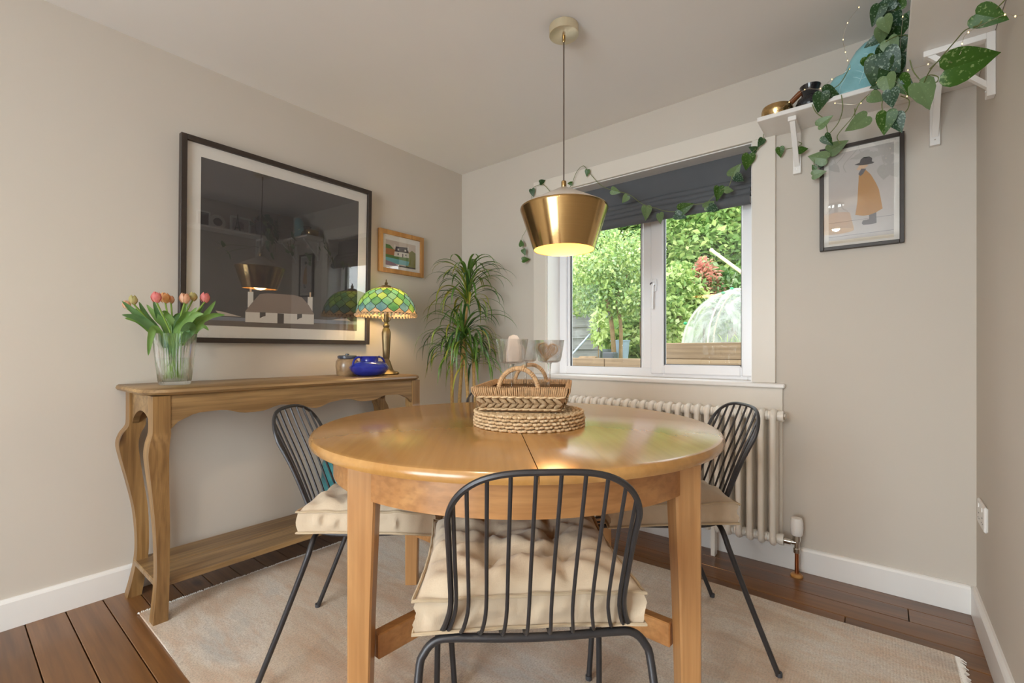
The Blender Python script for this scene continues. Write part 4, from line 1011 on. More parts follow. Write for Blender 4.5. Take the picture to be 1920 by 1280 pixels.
# ------------------------------------------------------------------ high shelf with brackets
SZ = 1.945; ST = 0.018
hs = thing('corner_shelf', 'white painted corner shelf running high round the right corner', 'shelf', (2.31, -0.1, SZ))
ox, oy = 2.31, -0.1
MB().box((1.968-ox, -0.2-oy, 0), (2.654-ox, -0.001-oy, ST), ch=0.002).build('shelf_board', 'white_gloss', hs, smooth=False)
MB().box((2.448-ox, -2.1-oy, 0), (2.654-ox, -0.2005-oy, ST), ch=0.002).build('shelf_board', 'white_gloss', hs, smooth=False)
def bracket(M):
    # local: wall plane x=0, shelf underside z=0, arm along -x... built along -y out of the wall
    mb = MB(); w = 0.015
    mb.box((-w, -0.02, -0.195), (w, 0, 0), M, ch=0.001); mb.box((-w, -0.165, -0.018), (w, -0.02, 0), M, ch=0.001)
    b_ = mb.build('shelf_bracket', 'white_gloss', hs, smooth=False)
    pts = [(-0.02, -0.165), (-0.02, -0.145), (-0.135, -0.018), (-0.155, -0.018)]
    MM = M @ Matrix(((0, 0, 1, 0), (1, 0, 0, 0), (0, 1, 0, 0), (0, 0, 0, 1)))
    MB().prism(pts, -0.0095, 0.0095, MM).build('bracket_strut', 'white_gloss', b_, smooth=False)
    MB().ball(M @ Vector((0, -0.0205, -0.175)), 0.0025, n=6, m=4).build('screw_head', 'chrome', b_)
for bx in (2.092, 2.541): bracket(Matrix.Translation((bx-ox, -0.0005-oy, -0.0002)))
for by in (-0.36, -1.1, -1.85): bracket(Matrix.Translation((2.6545-ox, by-oy, -0.0002)) @ Matrix.Rotation(-PI/2, 4, 'Z'))
SH = SZ+ST
# singing bowl with mallet, black vase, teal leaf vase
plain('bowl_brass', (198, 166, 116), 0.22, 1.0, vary=0.3, vscale=30, bumpv=0.15, bscale=120)
p = Vector((2.030, -0.115, SH))
t = thing('singing_bowl', 'hammered brass singing bowl at the left end of the shelf', 'bowl', p)
MB().lathe([(0.0, 0.0), (0.030, 0.001), (0.052, 0.012), (0.060, 0.030), (0.0605, 0.044), (0.057, 0.056), (0.0535, 0.056), (0.057, 0.044), (0.0565, 0.030), (0.049, 0.016), (0.0, 0.006)], 48).build('bowl_shell', 'bowl_brass', t)
wood('mallet_wood', (150, 86, 44), (110, 58, 26), 0, 3.0, 0.4, 0.2, False, 0.3)
M0 = Vector((2.028, -0.115, SH+0.016)); M1 = Vector((2.118, -0.105, SH+0.098)); dv = (M1-M0)
t = thing('mallet', 'brown wooden mallet resting in the brass bowl', 'mallet', M0)
MB().tube([(0, 0, 0), dv*0.04, dv*0.46, dv*0.5, dv*0.96, dv], [0.008, 0.010, 0.010, 0.011, 0.0115, 0.009], 14).build('mallet_handle', 'mallet_wood', t)
t = thing('black_vase', 'black textured vase with a flared neck beside the brass bowl', 'vase', (2.150, -0.105, SH))
plain('black_clay', (24, 22, 28), 0.22, vary=0.3, vscale=60, bumpv=0.9, bscale=150, coat=0.4)
MB().lathe([(0.0, 0.0), (0.034, 0.0), (0.050, 0.016), (0.054, 0.036), (0.046, 0.056), (0.034, 0.066)], 36).build('vase_body', 'black_clay', t)
MB().lathe([(0.034, 0.066), (0.031, 0.074), (0.032, 0.088), (0.037, 0.106), (0.0385, 0.110), (0.0355, 0.110), (0.029, 0.086), (0.028, 0.070), (0.0, 0.06)], 36).build('vase_neck', 'black_glaze', t)
t = thing('leaf_vase', 'pale teal ceramic vase embossed with leaf veins on the shelf', 'vase', (2.312, -0.095, SH), 0.05)
glaze('pale_teal', (128, 182, 188), (152, 202, 206), 0.3); glaze('pale_teal_vein', (176, 216, 218), (188, 224, 226), 0.3)
out = [(x_*0.86, z_*1.4) for x_, z_ in [(-0.108, 0.0), (-0.118, 0.03), (-0.116, 0.062), (-0.098, 0.078), (-0.070, 0.080), (-0.052, 0.090), (-0.035, 0.115), (-0.010, 0.140), (0.025, 0.158), (0.060, 0.162), (0.095, 0.150), (0.108, 0.11), (0.104, 0.05), (0.095, 0.0)]]
def inside(f): return [((x+0.002)*f-0.002, 0.10+(z-0.10)*f) for x, z in out]
vs = []; fs = []; lay = [(-0.034, 0.62), (-0.030, 0.82), (-0.018, 0.95), (0, 1.0), (0.018, 0.95), (0.030, 0.82), (0.034, 0.62)]; n = len(out)
for yv, f in lay: vs += [(x, yv, max(0.0, z)) for x, z in inside(f)]
for j in range(len(lay)-1):
    for i in range(n): fs.append((j*n+i, j*n+(i+1) % n, (j+1)*n+(i+1) % n, (j+1)*n+i))
fs += [tuple(range(n-1, -1, -1)), tuple((len(lay)-1)*n+i for i in range(n))]
zmin = min(v[2] for v in vs); vs = [(x, yv, z-zmin) for x, yv, z in vs]
MB().add(vs, fs).build('vase_body', 'pale_teal', t, angle=60)
mb = MB(); yf = -0.0345
mid = smooth_path([(0.0, yf, 0.05), (0.014, yf, 0.09), (0.030, yf, 0.13), (0.046, yf, 0.160)], 4); mb.tube(mid, 0.0018, 5)
for i in range(2, len(mid)-1, 2):
    q = mid[i]
    for s in (-1, 1): mb.tube([q, q+Vector((s*0.018+0.004, 0, 0.012 if s < 0 else 0.004)), q+Vector((s*0.034+0.006, 0.002, 0.018 if s < 0 else 0.002))], 0.0012, 5)
mb.tube(smooth_path([(-0.062, yf+0.001, 0.028), (-0.058, yf, 0.06), (-0.040, yf, 0.09)], 4), 0.0018, 5)
mb.build('embossed_veins', 'pale_teal_vein', t)
# things on the right-hand run of the shelf, seen mirrored in the cottage print
t = thing('photo_frame', 'small white framed photograph on the right wall shelf', 'picture frame', (2.57, -0.866, SH), -PI/2)
m = MB(); m.box((-0.055, -0.008, 0), (-0.043, 0.008, 0.145)); m.box((0.043, -0.008, 0), (0.055, 0.008, 0.145)); m.box((-0.043, -0.008, 0), (0.043, 0.008, 0.012)); m.box((-0.043, -0.008, 0.133), (0.043, 0.008, 0.145)); m.build('frame', 'white_gloss', t, smooth=False)
MB().box((-0.043, -0.002, 0.012), (0.043, 0.004, 0.133)).build('photo', 'print_dark', t, smooth=False)
t = thing('round_plate', 'round pale plate with dark centre standing on the right wall shelf', 'plate', (2.60, -0.74, SH), -PI/2)
MT = Matrix.Rotation(PI/2-0.12, 4, 'X')
vs0 = MB().lathe([(0.0, 0.010), (0.04, 0.010), (0.07, 0.001), (0.068, -0.004), (0.04, 0.004), (0.0, 0.004)], 40)
vs0.v = [tuple(MT @ Vector(v) + Vector((0, 0, 0.071))) for v in vs0.v]; vs0.build('plate_rim', 'mat_board', t)
vs1 = MB().lathe([(0.0, 0.012), (0.038, 0.012), (0.038, 0.009)], 32); vs1.v = [tuple(MT @ Vector(v) + Vector((0, 0, 0.071))) for v in vs1.v]; vs1.build('plate_centre', 'slate_glaze', t)
t = thing('tower_figurine', 'dark metal lattice tower figurine on the right wall shelf', 'figurine', (2.51, -0.60, SH), 0.3)
m = MB()
for sx in (-1, 1):
    for sy in (-1, 1): m.tube(smooth_path([(sx*0.026, sy*0.026, 0), (sx*0.013, sy*0.013, 0.05), (sx*0.005, sy*0.005, 0.10), (0, 0, 0.165)], 3), [0.004]*9+[0.002], 6)
for z, r in ((0.035, 0.019), (0.08, 0.010)): m.box((-r, -r, z), (r, r, z+0.005))
m.build('tower_lattice', 'black_metal', t)
t = thing('box_frame', 'square white box frame behind the tower figurine', 'picture frame', (2.60, -0.54, SH), -PI/2)
m = MB(); m.box((-0.09, -0.016, 0), (-0.076, 0.016, 0.16)); m.box((0.076, -0.016, 0), (0.09, 0.016, 0.16)); m.box((-0.076, -0.016, 0), (0.076, 0.016, 0.014)); m.box((-0.076, -0.016, 0.146), (0.076, 0.016, 0.16)); m.build('frame', 'white_gloss', t, smooth=False)
MB().box((-0.076, 0.004, 0.014), (0.076, 0.012, 0.146)).build('backing', 'print_grey', t, smooth=False)
MB().prism([(-0.03, 0.05), (0.03, 0.05), (0.03, 0.10), (0.0, 0.12), (-0.03, 0.10)], -0.004, 0.0, Matrix.Rotation(PI/2, 4, 'X')).build('card_motif', 'print_mauve', t, smooth=False)

# ------------------------------------------------------------------ trailing satin pothos and its string of lights
def onw(px, py, yw):        # the same survey, for points whose distance from the window wall is known
    d = FW+RT*((px-960)/865); k = (yw-CAM.y)/d.y
    return at(px, py, k)
def pothos(name, c, sp, amount, rough=0.4):
    m, nt, b = new_mat(name); v = coords(nt)
    f = noise(nt, v, 11, 2, 0.6); g = noise(nt, v, 2, 2)
    base = mixc(nt, g, lin(c), tuple(x*0.65 for x in lin(c)))
    c2 = mixc(nt, ramp(nt, f, [(0.60-amount, (0, 0, 0)), (0.66-amount, (1, 1, 1))]), base, lin(sp))
    nt.links.new(c2, b.inputs['Base Color']); b.inputs['Roughness'].default_value = rough
    tr = N(nt, 'ShaderNodeBsdfTranslucent'); nt.links.new(c2, tr.inputs[0])
    mx = N(nt, 'ShaderNodeMixShader'); mx.inputs[0].default_value = 0.22
    nt.links.new(b.outputs[0], mx.inputs[1]); nt.links.new(tr.outputs[0], mx.inputs[2]); nt.links.new(mx.outputs[0], nt.nodes['Material Output'].inputs[0])
pothos('pothos_dark', (44, 82, 36), (128, 152, 120), 0.03); pothos('pothos_silver', (52, 88, 62), (138, 160, 142), 0.05); pothos('pothos_pale', (128, 156, 106), (142, 168, 122), 0.0); pothos('pothos_green', (64, 106, 28), (126, 150, 92), 0.02)
translucent('pothos_stem', (124, 134, 78), 0.15, vary=0.2)
def heart_mesh(kind, seed):
    r = random.Random(seed); half = [(0.0, 0.0), (0.10, -0.085), (0.22, -0.10), (0.33, -0.04), (0.395, 0.08), (0.40, 0.22), (0.36, 0.38), (0.28, 0.55), (0.18, 0.72), (0.08, 0.88), (0.0, 1.0)]
    mid = [(0, y) for y in (0.0, 0.04, 0.08, 0.14, 0.22, 0.32, 0.44, 0.58, 0.74, 0.89, 1.0)]
    cup = r.uniform(0.1, 0.5); drp = r.uniform(0.1, 0.35); tw = r.uniform(-.15, .15)
    def Z(x, y): return cup*abs(x)*0.55-drp*y*y*0.6+tw*x*y
    vs = []; fs = []
    for s in (-1, 1):
        o = len(vs)
        for (x, y), (mx_, my) in zip(half, mid):
            for f in (0, 0.5, 1): xx = mx_+(s*x-mx_)*f; yy = my+(y-my)*f; vs.append((xx, yy, Z(xx, yy)+(0.02*sin(y*20) if f == 1 else 0)))
        for i in range(len(half)-1):
            for j in (0, 1):
                a = o+i*3+j; q = (a, a+1, a+4, a+3); fs.append(q if s > 0 else tuple(reversed(q)))
    return MB().add(vs, fs).mesh('leaf', kind, angle=80)
HM = {k: [heart_mesh('pothos_'+k, i*7+j) for j in range(4)] for i, k in enumerate(('dark', 'silver', 'pale', 'green'))}
tp = thing('trailing_pothos', 'variegated trailing pothos spilling from the corner shelf and along the window', 'plant', (2.555, -0.345, SH))
TPO = Vector((2.555, -0.345, SH))
MB().lathe([(0.0, 0.0), (0.058, 0.0), (0.075, 0.10), (0.079, 0.135), (0.073, 0.135), (0.068, 0.115), (0.0, 0.112)], 32).build('plant_pot', 'slate_glaze', tp)
MB().lathe([(0.0, 0.118), (0.068, 0.116), (0.06, 0.112)], 20).build('soil', 'soil', tp)
rp = random.Random(21)
def pleaf(p, ang, L, kind, tilt=0.5, face=None):
    view = (p-CAM).normalized(); a = rad(ang)
    rr_ = view.cross(Vector((0, 0, 1))).normalized(); d = rr_*cos(a)+rr_.cross(view)*sin(a); d = (d+view*rp.uniform(-tilt, tilt)).normalized()
    nrm = (-view+rr_*rp.uniform(-tilt, tilt)+Vector((0, 0, rp.uniform(-tilt, tilt)))); nrm = (nrm-d*nrm.dot(d)).normalized()
    side = d.cross(nrm)
    M = Matrix((side, d, nrm)).transposed().to_4x4(); base = p-d*L*0.45
    o = put('leaf', rp.choice(HM[kind]), tp, base-TPO, M.to_euler(), L*1.05)
    return base
def vine(pts, r=0.0016, k=5): MB().tube([p-TPO for p in smooth_path(pts, k)], r, 6).build('vine', 'pothos_stem', tp)
c7 = lambda x, y: (x/2.559+1380, y/2.559)
c5 = lambda x, y: (x/2.4615+960, y/2.4615)
# leaves beside the pot, hanging off the shelf front: crop position, pointing, size, kind, distance
for x, y, ang, s, kd, d in [(675, 70, -110, 82, 'dark', 1.56), (725, 15, 170, 80, 'silver', 1.56), (752, 78, -60, 112, 'silver', 1.58), (790, 10, 80, 60, 'green', 1.55), (700, 165, -95, 80, 'pale', 1.6), (718, 118, -80, 78, 'pale', 1.55), (772, 150, -100, 105, 'dark', 1.60),
                            (826, 75, -70, 34, 'dark', 1.53), (870, 166, 60, 62, 'dark', 1.5), (912, 198, 5, 62, 'green', 1.5), (745, 225, -70, 88, 'pale', 1.57), (742, 290, -60, 120, 'silver', 1.56), (680, 345, -100, 140, 'dark', 1.6), (785, 225, -90, 85, 'dark', 1.62), (700, 400, 190, 80, 'dark', 1.6),
                            (730, 405, -80, 92, 'pale', 1.57), (745, 470, -85, 80, 'silver', 1.57), (800, 410, -70, 95, 'green', 1.56), (822, 388, -40, 45, 'silver', 1.55), (775, 588, -70, 88, 'silver', 1.6), (718, 585, -95, 100, 'green', 1.61), (905, 450, -70, 132, 'pale', 1.5), (672, 468, -40, 66, 'pale', 1.62),
                            (640, 300, -70, 70, 'green', 1.64), (700, 260, -110, 80, 'dark', 1.64), (770, 330, -75, 90, 'dark', 1.63), (655, 200, 200, 60, 'silver', 1.64), (760, 400, -60, 90, 'dark', 1.63), (740, 160, -80, 90, 'dark', 1.63), (790, 300, -95, 80, 'silver', 1.62),
                            (1120, 300, 0, 200, 'green', 1.24), (1216, 80, -35, 128, 'green', 1.19)]:
    p = at(*c7(x, y), d); pleaf(p, ang, s/2.559*d/865, kd, 0.35)
# leaves along the front edge of the shelf
for x, y, ang, s, kd, yw in [(450, 447, -30, 78, 'dark', -0.21), (404, 487, -100, 85, 'dark', -0.215), (425, 582, 30, 66, 'pale', -0.215), (440, 672, -60, 60, 'dark', -0.21), (582, 592, -150, 95, 'pale', -0.215), (395, 757, 160, 80, 'pale', -0.06), (412, 775, 40, 45, 'dark', -0.05), (395, 832, 10, 55, 'pale', -0.06), (374, 802, 120, 28, 'green', -0.06),
                             (320, 718, 0, 42, 'green', -0.05), (212, 728, -85, 46, 'green', -0.03), (485, 704, 20, 80, 'pale', -0.06)]:
    p = onw(*c7(x, y), yw); pleaf(p, ang, s/2.559*(p-CAM).dot(FW)/865, kd, 0.35)
def V7(l, d): vine([at(*c7(x, y), d) for x, y in l])
def V7w(l, yw): vine([onw(*c7(x, y), yw) for x, y in l])
V7w([(545, 325), (500, 400), (455, 430)], -0.205); V7w([(365, 500), (385, 540), (425, 575), (440, 640)], -0.212); V7w([(505, 455), (512, 520), (490, 590), (440, 650)], -0.21)
V7w([(640, 450), (590, 500), (560, 560), (500, 630), (485, 660), (500, 690)], -0.21); V7w([(570, 520), (572, 560), (585, 575)], -0.21); V7w([(240, 715), (290, 705), (315, 690), (300, 680)], -0.04); V7w([(380, 740), (375, 790), (390, 830)], -0.055)
V7([(740, 60), (760, 150), (770, 240), (750, 330), (730, 400), (700, 500), (715, 560)], 1.63); V7([(690, 100), (700, 200), (690, 300), (670, 380)], 1.64); V7([(720, 200), (780, 170), (850, 180), (880, 210), (850, 240), (820, 215), (850, 190)], 1.55); V7([(820, 220), (835, 290), (850, 340), (880, 380)], 1.55)
V7([(790, 460), (830, 480), (825, 520), (800, 550)], 1.6); V7([(880, 385), (930, 360), (970, 370), (960, 395), (910, 410)], 1.5)
vine([at(*c7(900, 400), 1.5), at(*c7(930, 340), 1.45), at(*c7(980, 280), 1.38), at(*c7(1050, 200), 1.3), at(*c7(1100, 145), 1.25), at(*c7(1160, 122), 1.2), at(*c7(1180, 100), 1.19)])
vine([at(*c7(1250, 40), 1.17), at(*c7(1290, 0), 1.15), at(*c7(1330, -60), 1.13)])
vine([at(*c7(1035, 300), 1.24), at(*c7(980, 290), 1.3), at(*c7(930, 330), 1.42)])
for ang, dx, dz in ((20, 0.10, 0.16), (100, 0.0, 0.18), (160, -0.1, 0.15), (60, 0.05, 0.19), (200, -0.12, 0.1), (130, -0.05, 0.17)):
    pleaf(Vector((2.54+dx*0.4, -0.36+dx, SH+dz)), ang, rp.uniform(0.05, 0.07), rp.choice(['dark', 'silver', 'green']))
# the long vine over the window and blind
lv = [(92, 925), (95, 870), (130, 852), (150, 855), (185, 890), (235, 900), (262, 870), (275, 850), (300, 790), (330, 765), (352, 792), (400, 845), (440, 870), (500, 885), (545, 900), (600, 940), (660, 960), (720, 976), (770, 972), (820, 945), (890, 938), (920, 915), (960, 880), (1000, 860), (1020, 805), (1050, 768), (1110, 702), (1150, 660), (1163, 612), (1170, 570)]
vine([onw(*c5(x, y), -0.035) for x, y in lv], 0.0016, 4)
vine([onw(*c5(x, y), -0.035) for x, y in [(92, 925), (75, 1000), (65, 1060), (45, 1100), (52, 1150), (60, 1190)]], 0.0013, 4)
for x, y, ang, s, kd in [(140, 838, 20, 30, 'dark'), (94, 887, -80, 34, 'dark'), (268, 846, 180, 22, 'green'), (347, 797, -100, 30, 'green'), (477, 882, -20, 44, 'pale'), (522, 918, -130, 40, 'pale'), (620, 980, -90, 60, 'pale'), (685, 1006, -80, 48, 'pale'), (775, 995, -20, 54, 'silver'), (800, 957, 20, 66, 'green'),
                         (908, 945, 30, 50, 'pale'), (930, 962, -30, 52, 'silver'), (953, 890, -95, 62, 'green'), (1000, 878, -10, 40, 'pale'), (1030, 788, 50, 62, 'pale'), (1048, 822, -40, 50, 'silver'), (1088, 745, -100, 70, 'green'), (1113, 687, 150, 36, 'dark'), (1148, 657, -120, 40, 'dark'), (43, 1122, 100, 30, 'green'), (55, 1162, -70, 28, 'green'), (62, 1197, 10, 34, 'green'), (105, 955, -90, 24, 'dark')]:
    p = onw(*c5(x, y), -0.04); pleaf(p, ang, s/2.4615*(p-CAM).dot(FW)/865, kd, 0.4)
# string lights
plain('fairy_bulb', (255, 236, 190), 0.4, emit=(255, 214, 140), estr=2.2); plain('silver_wire', (200, 190, 170), 0.35, 0.8)
sl = thing('string_lights', 'fine wire string of tiny warm lights tangled in the pothos', 'lights', TPO)
routes = [[at(*c7(590, 35), 1.66), at(*c7(535, 110), 1.68), at(*c7(514, 190), 1.70), at(*c7(525, 250), 1.72), at(*c7(535, 290), 1.73), onw(*c7(545, 330), -0.19), onw(*c7(460, 380), -0.19), onw(*c7(405, 425), -0.205), onw(*c7(330, 430), -0.19), onw(*c7(255, 490), -0.18), onw(*c7(190, 540), -0.205)],
          [onw(*c7(475, 495), -0.212), onw(*c7(600, 495), -0.212), at(*c7(675, 395), 1.6), at(*c7(750, 440), 1.6), at(*c7(725, 490), 1.6), at(*c7(820, 462), 1.56), at(*c7(755, 370), 1.56), at(*c7(780, 295), 1.56), at(*c7(800, 80), 1.54)],
          [at(*c7(825, 337), 1.53), at(*c7(922, 308), 1.45), at(*c7(1060, 272), 1.25), at(*c7(1085, 210), 1.24), at(*c7(1115, 155), 1.22), at(*c7(1290, 70), 1.17), at(*c7(1340, 78), 1.15), at(*c7(1420, 60), 1.12)]]
for rt in routes:
    MB().tube([p-TPO for p in smooth_path(rt, 5)], 0.0006, 5).build('light_wire', 'silver_wire', sl)
    for p in rt[:-1] if rt is routes[2] else rt: MB().ball(p-TPO, (0.0017, 0.0017, 0.0025), n=8, m=5).build('light_bulb', 'fairy_bulb', sl)

# ------------------------------------------------------------------ the garden
def ong(px, py, Y): return onw(px, py, Y)
m, nt, b = new_mat('grass_bank'); f = noise(nt, coords(nt), 3, 5, 0.7)
nt.links.new(ramp(nt, f, [(0.3, lin((92, 120, 52))), (0.55, lin((140, 168, 84))), (0.75, lin((150, 136, 96)))]), b.inputs['Base Color']); b.inputs['Roughness'].default_value = 0.95
bump(nt, b, noise(nt, coords(nt), 30, 4), 0.8, 0.05)
def hill(u, w):
    x = -9+20*u; Y = 2.32+12*w; return (x, Y, 0.80+max(0, Y-4.0)*0.34+0.10*sin(x*1.3+Y)*min(1, w*4))
gd = MB().grid(hill, 40, 24).build('garden_bank', 'grass_bank'); tag(gd, 'sloping green garden bank behind the raised beds', 'ground', kind='structure')
pth = MB().box((-9, 0.21, 0.0), (11, 2.2, 0.06)).build('garden_path', 'grey_timber', smooth=False); tag(pth, 'grey paving strip below the window outside', 'ground', kind='structure')
fo = MB().box((-9, RY-8, -0.12), (11, RY-0.21, -0.04)).build('patio_ground', 'grey_timber', smooth=False); tag(fo, 'pale paving outside the added glazed doors', 'ground', kind='structure')
def timber(name, lb, lo, hi, parts):
    t = thing(name, lb, 'planter', ((lo[0]+hi[0])/2, (lo[1]+hi[1])/2, lo[2])); c = Vector(t.location)
    for a, b_ in parts: MB().box(tuple(Vector(a)-c), tuple(Vector(b_)-c), ch=0.006).build('sleeper', 'garden_timber', t, smooth=False)
    return t
timber('retaining_sleepers', 'long timber sleeper wall across the garden outside the window', (-4.0, 2.2, 0.06), (6, 2.3, 0.9), [((-4.0, 2.2, z), (1.0, 2.3, z+0.2)) for z in (0.06, 0.27, 0.48)]+[((1.005, 2.2, z), (6.0, 2.3, z+0.2)) for z in (0.06, 0.27, 0.48)]+[((-4, 2.2, 0.69), (0.0, 2.3, 0.885)), ((0.005, 2.2, 0.69), (2.4, 2.3, 0.885)), ((2.405, 2.2, 0.69), (6.0, 2.3, 0.885))])
p0 = ong(1256, 650, 2.25)
timber('raised_bed', 'pale timber raised bed in front of the plastic cloche', (p0.x-0.1, 2.2, 0.888), (4.5, 2.29, 1.045), [((p0.x-0.12, 2.2, 0.888), (4.5, 2.29, 1.045)), ((p0.x-0.12, 2.295, 0.888), (p0.x-0.03, 3.9, 1.045))])
MB().box((p0.x-0.02, 2.3, 0.80), (4.5, 3.9, 1.0)).build('bed_soil', 'soil', smooth=False)
tag(bpy.data.objects['bed_soil'], 'dark soil filling the raised bed', 'soil', kind='stuff')
# plastic cloche
m, nt, b = new_mat('plastic_film'); out_ = nt.nodes['Material Output']
tr = N(nt, 'ShaderNodeBsdfTransparent'); tl_ = N(nt, 'ShaderNodeBsdfTranslucent'); tl_.inputs[0].default_value = (0.92, 0.94, 0.92, 1); b.inputs['Base Color'].default_value = (0.9, 0.92, 0.9, 1); b.inputs['Roughness'].default_value = 0.15
f = noise(nt, coords(nt, (3, 3, 1.2)), 2.2, 3, 0.6, 1.5)
m1 = N(nt, 'ShaderNodeMixShader'); m1.inputs[0].default_value = 0.5; nt.links.new(b.outputs[0], m1.inputs[1]); nt.links.new(tl_.outputs[0], m1.inputs[2])
m2 = N(nt, 'ShaderNodeMixShader'); nt.links.new(ramp(nt, f, [(0.38, (0.10, 0.10, 0.10)), (0.62, (0.42, 0.42, 0.42))]), m2.inputs[0]); nt.links.new(tr.outputs[0], m2.inputs[1]); nt.links.new(m1.outputs[0], m2.inputs[2]); nt.links.new(m2.outputs[0], out_.inputs[0])
cc = ong(1388, 645, 3.05); cr = 0.60; ch = ong(1388, 541, 3.05).z-1.0
clo = thing('garden_cloche', 'domed clear plastic cloche on the raised bed', 'cloche', (cc.x, cc.y, 1.0))
def film(u, w):
    a = 2*PI*u; s = w*PI/2; r = cr*cos(s)*(1+0.012*sin(a*9+w*5)+0.01*sin(a*17)); return (r*cos(a), r*sin(a)*0.95, ch*sin(s)+0.008*sin(a*6+w*9))
MB().grid(film, 72, 18, wrapu=True).build('plastic_cover', 'plastic_film', clo, angle=80)
plain('hoop_plastic', (226, 214, 180), 0.5); plain('green_clip', (30, 150, 96), 0.4)
for k in range(3):
    a = k*PI/3+0.2; MB().tube([(cr*0.985*cos(t)*cos(a), cr*0.935*cos(t)*sin(a), (ch-0.012)*sin(t)) for t in [PI*i/24 for i in range(25)]], 0.008, 6).build('hoop', 'hoop_plastic', clo)
for px, py in ((1356, 549), (1372, 541), (1285, 606)):
    q = ong(px, py, 2.75 if py > 600 else 2.98); MB().ball(q-Vector(clo.location), (0.022, 0.018, 0.016), n=8, m=5).build('clip', 'green_clip', clo)
plain('pot_plastic', (88, 96, 104), 0.5); plain('black_plastic', (70, 74, 80), 0.5); plain('blue_plastic', (150, 166, 190), 0.45)
translucent('leaf_lime', (198, 210, 138), 0.4, c2=(166, 190, 108), vscale=1.5); translucent('leaf_mid', (152, 180, 106), 0.4, c2=(114, 148, 80), vscale=1.5); translucent('leaf_deep', (104, 140, 80), 0.35, c2=(80, 116, 66), vscale=1.5); translucent('leaf_cream', (222, 228, 178), 0.4, c2=(176, 200, 120), vscale=1.5)
translucent('leaf_red', (228, 152, 142), 0.35, c2=(214, 168, 140), vscale=2); translucent('leaf_grey', (176, 196, 150), 0.35, c2=(140, 166, 116), vscale=1.5)
plain('bark', (138, 112, 84), 0.9, vary=0.25, vscale=15, bumpv=0.5, bscale=40); plain('pole_wood', (226, 206, 170), 0.7); plain('pole_metal', (150, 158, 170), 0.4, 0.4)
def leaves(mb, c, rad3, n, size, nm, rn, shell=0.55, flat_=0.0, up=0.4):
    for _ in range(n):
        while True:
            q = Vector((rn.uniform(-1, 1), rn.uniform(-1, 1), rn.uniform(-1, 1))); l = q.length
            if 0.05 < l <= 1: break
        q = q*(shell+(1-shell)*rn.random())/max(l, 0.3) if l < shell else q
        p = Vector(c)+Vector((q.x*rad3[0], q.y*rad3[1], q.z*rad3[2]))
        d = Vector((rn.gauss(0, 1), rn.gauss(0, 1), rn.gauss(0, 1)*(1-flat_)-0.2)).normalized(); s = d.cross(Vector((rn.gauss(0, .6), rn.gauss(0, .6), up+rn.random()))).normalized(); u = s.cross(d)
        L = size*rn.uniform(0.6, 1.3); w = L*0.30
        mb.cur = rn.randrange(nm)
        mb.add([p, p+d*L*0.45-s*w+u*w*0.3, p+d*L, p+d*L*0.45+s*w+u*w*0.3], [(0, 1, 2), (0, 2, 3)])
def shrub(name, lb, cat, base, blobs, mats, size, trunks=(), group=None, seed=1, flat_=0.0):
    t = thing(name, lb, cat, base, 0, group); rn = random.Random(seed); B = Vector(base)
    mb = MB()
    for c, r3, n in blobs: leaves(mb, Vector(c)-B, r3, n, size, len(mats), rn, flat_=flat_)
    tag(mb.build('foliage', mats, t, smooth=False), kind='stuff')
    for pts, r0, r1 in trunks:
        P = smooth_path([Vector(p)-B for p in pts], 5); MB().tube(P, [r0+(r1-r0)*i/(len(P)-1) for i in range(len(P))], 8).build('trunk', 'bark', t)
    return t
# variegated small tree by the fence, with bare stems
Y1 = 3.1
b0 = ong(1155, 668, Y1); B0 = (b0.x, Y1, 0.80)
shrub('garden_tree', 'pale variegated small tree with bare stems in the left pane', 'tree', B0,
      [(ong(1110, 520, Y1), (0.62, 0.5, 0.34), 3000), (ong(1175, 500, Y1+0.2), (0.50, 0.5, 0.34), 2600), (ong(1145, 560, Y1), (0.55, 0.4, 0.26), 2200), (ong(1195, 560, Y1+0.2), (0.34, 0.4, 0.30), 1200), (ong(1085, 560, Y1+0.1), (0.3, 0.3, 0.26), 1000), (ong(1130, 470, Y1+0.3), (0.6, 0.4, 0.3), 1800)],
      ['leaf_cream', 'leaf_grey', 'leaf_lime', 'leaf_mid'], 0.056,
      [([(b0.x-0.02, Y1, 0.8), ong(1148, 620, Y1), ong(1140, 570, Y1), ong(1125, 520, Y1)], 0.035, 0.022), ([(b0.x+0.04, Y1+0.05, 0.8), ong(1164, 610, Y1), ong(1158, 560, Y1), ong(1180, 510, Y1)], 0.028, 0.015), ([ong(1203, 668, Y1+0.3), ong(1201, 600, Y1+0.3), ong(1198, 540, Y1+0.3)], 0.02, 0.012)], seed=3)
G = 'green trees and shrubs filling the bank'
def bank_tree(lb, px, py, Y, rx, rz, n, mats, size, seed, cat='tree', flat_=0.3):
    c = ong(px, py, Y); gz = 0.80+max(0, Y-4.0)*0.34
    shrub('bank_tree', lb, cat, (c.x, Y, gz), [((c.x+dx*rx, Y+dy, c.z+dz*rz), (rx*0.62, rx*0.5, rz*0.55), n//5) for dx, dy, dz in ((0, 0, 0.3), (-0.45, -0.2, -0.1), (0.45, 0.1, 0), (0.1, -0.3, -0.4), (-0.1, 0.2, 0.55))], mats, size, [([(c.x, Y, gz-0.1), (c.x+0.05, Y, (gz+c.z)/2), (c.x, Y, c.z)], 0.07, 0.03)], G, seed, flat_)
bank_tree('leafy bright green tree filling the top of the right pane', 1330, 440, 6.2, 1.25, 1.0, 7500, ['leaf_lime', 'leaf_mid', 'leaf_mid'], 0.12, 5)
bank_tree('darker green tree behind the pendant lamp in the left pane', 1110, 450, 6.8, 1.6, 1.2, 6500, ['leaf_mid', 'leaf_deep', 'leaf_lime'], 0.12, 6)
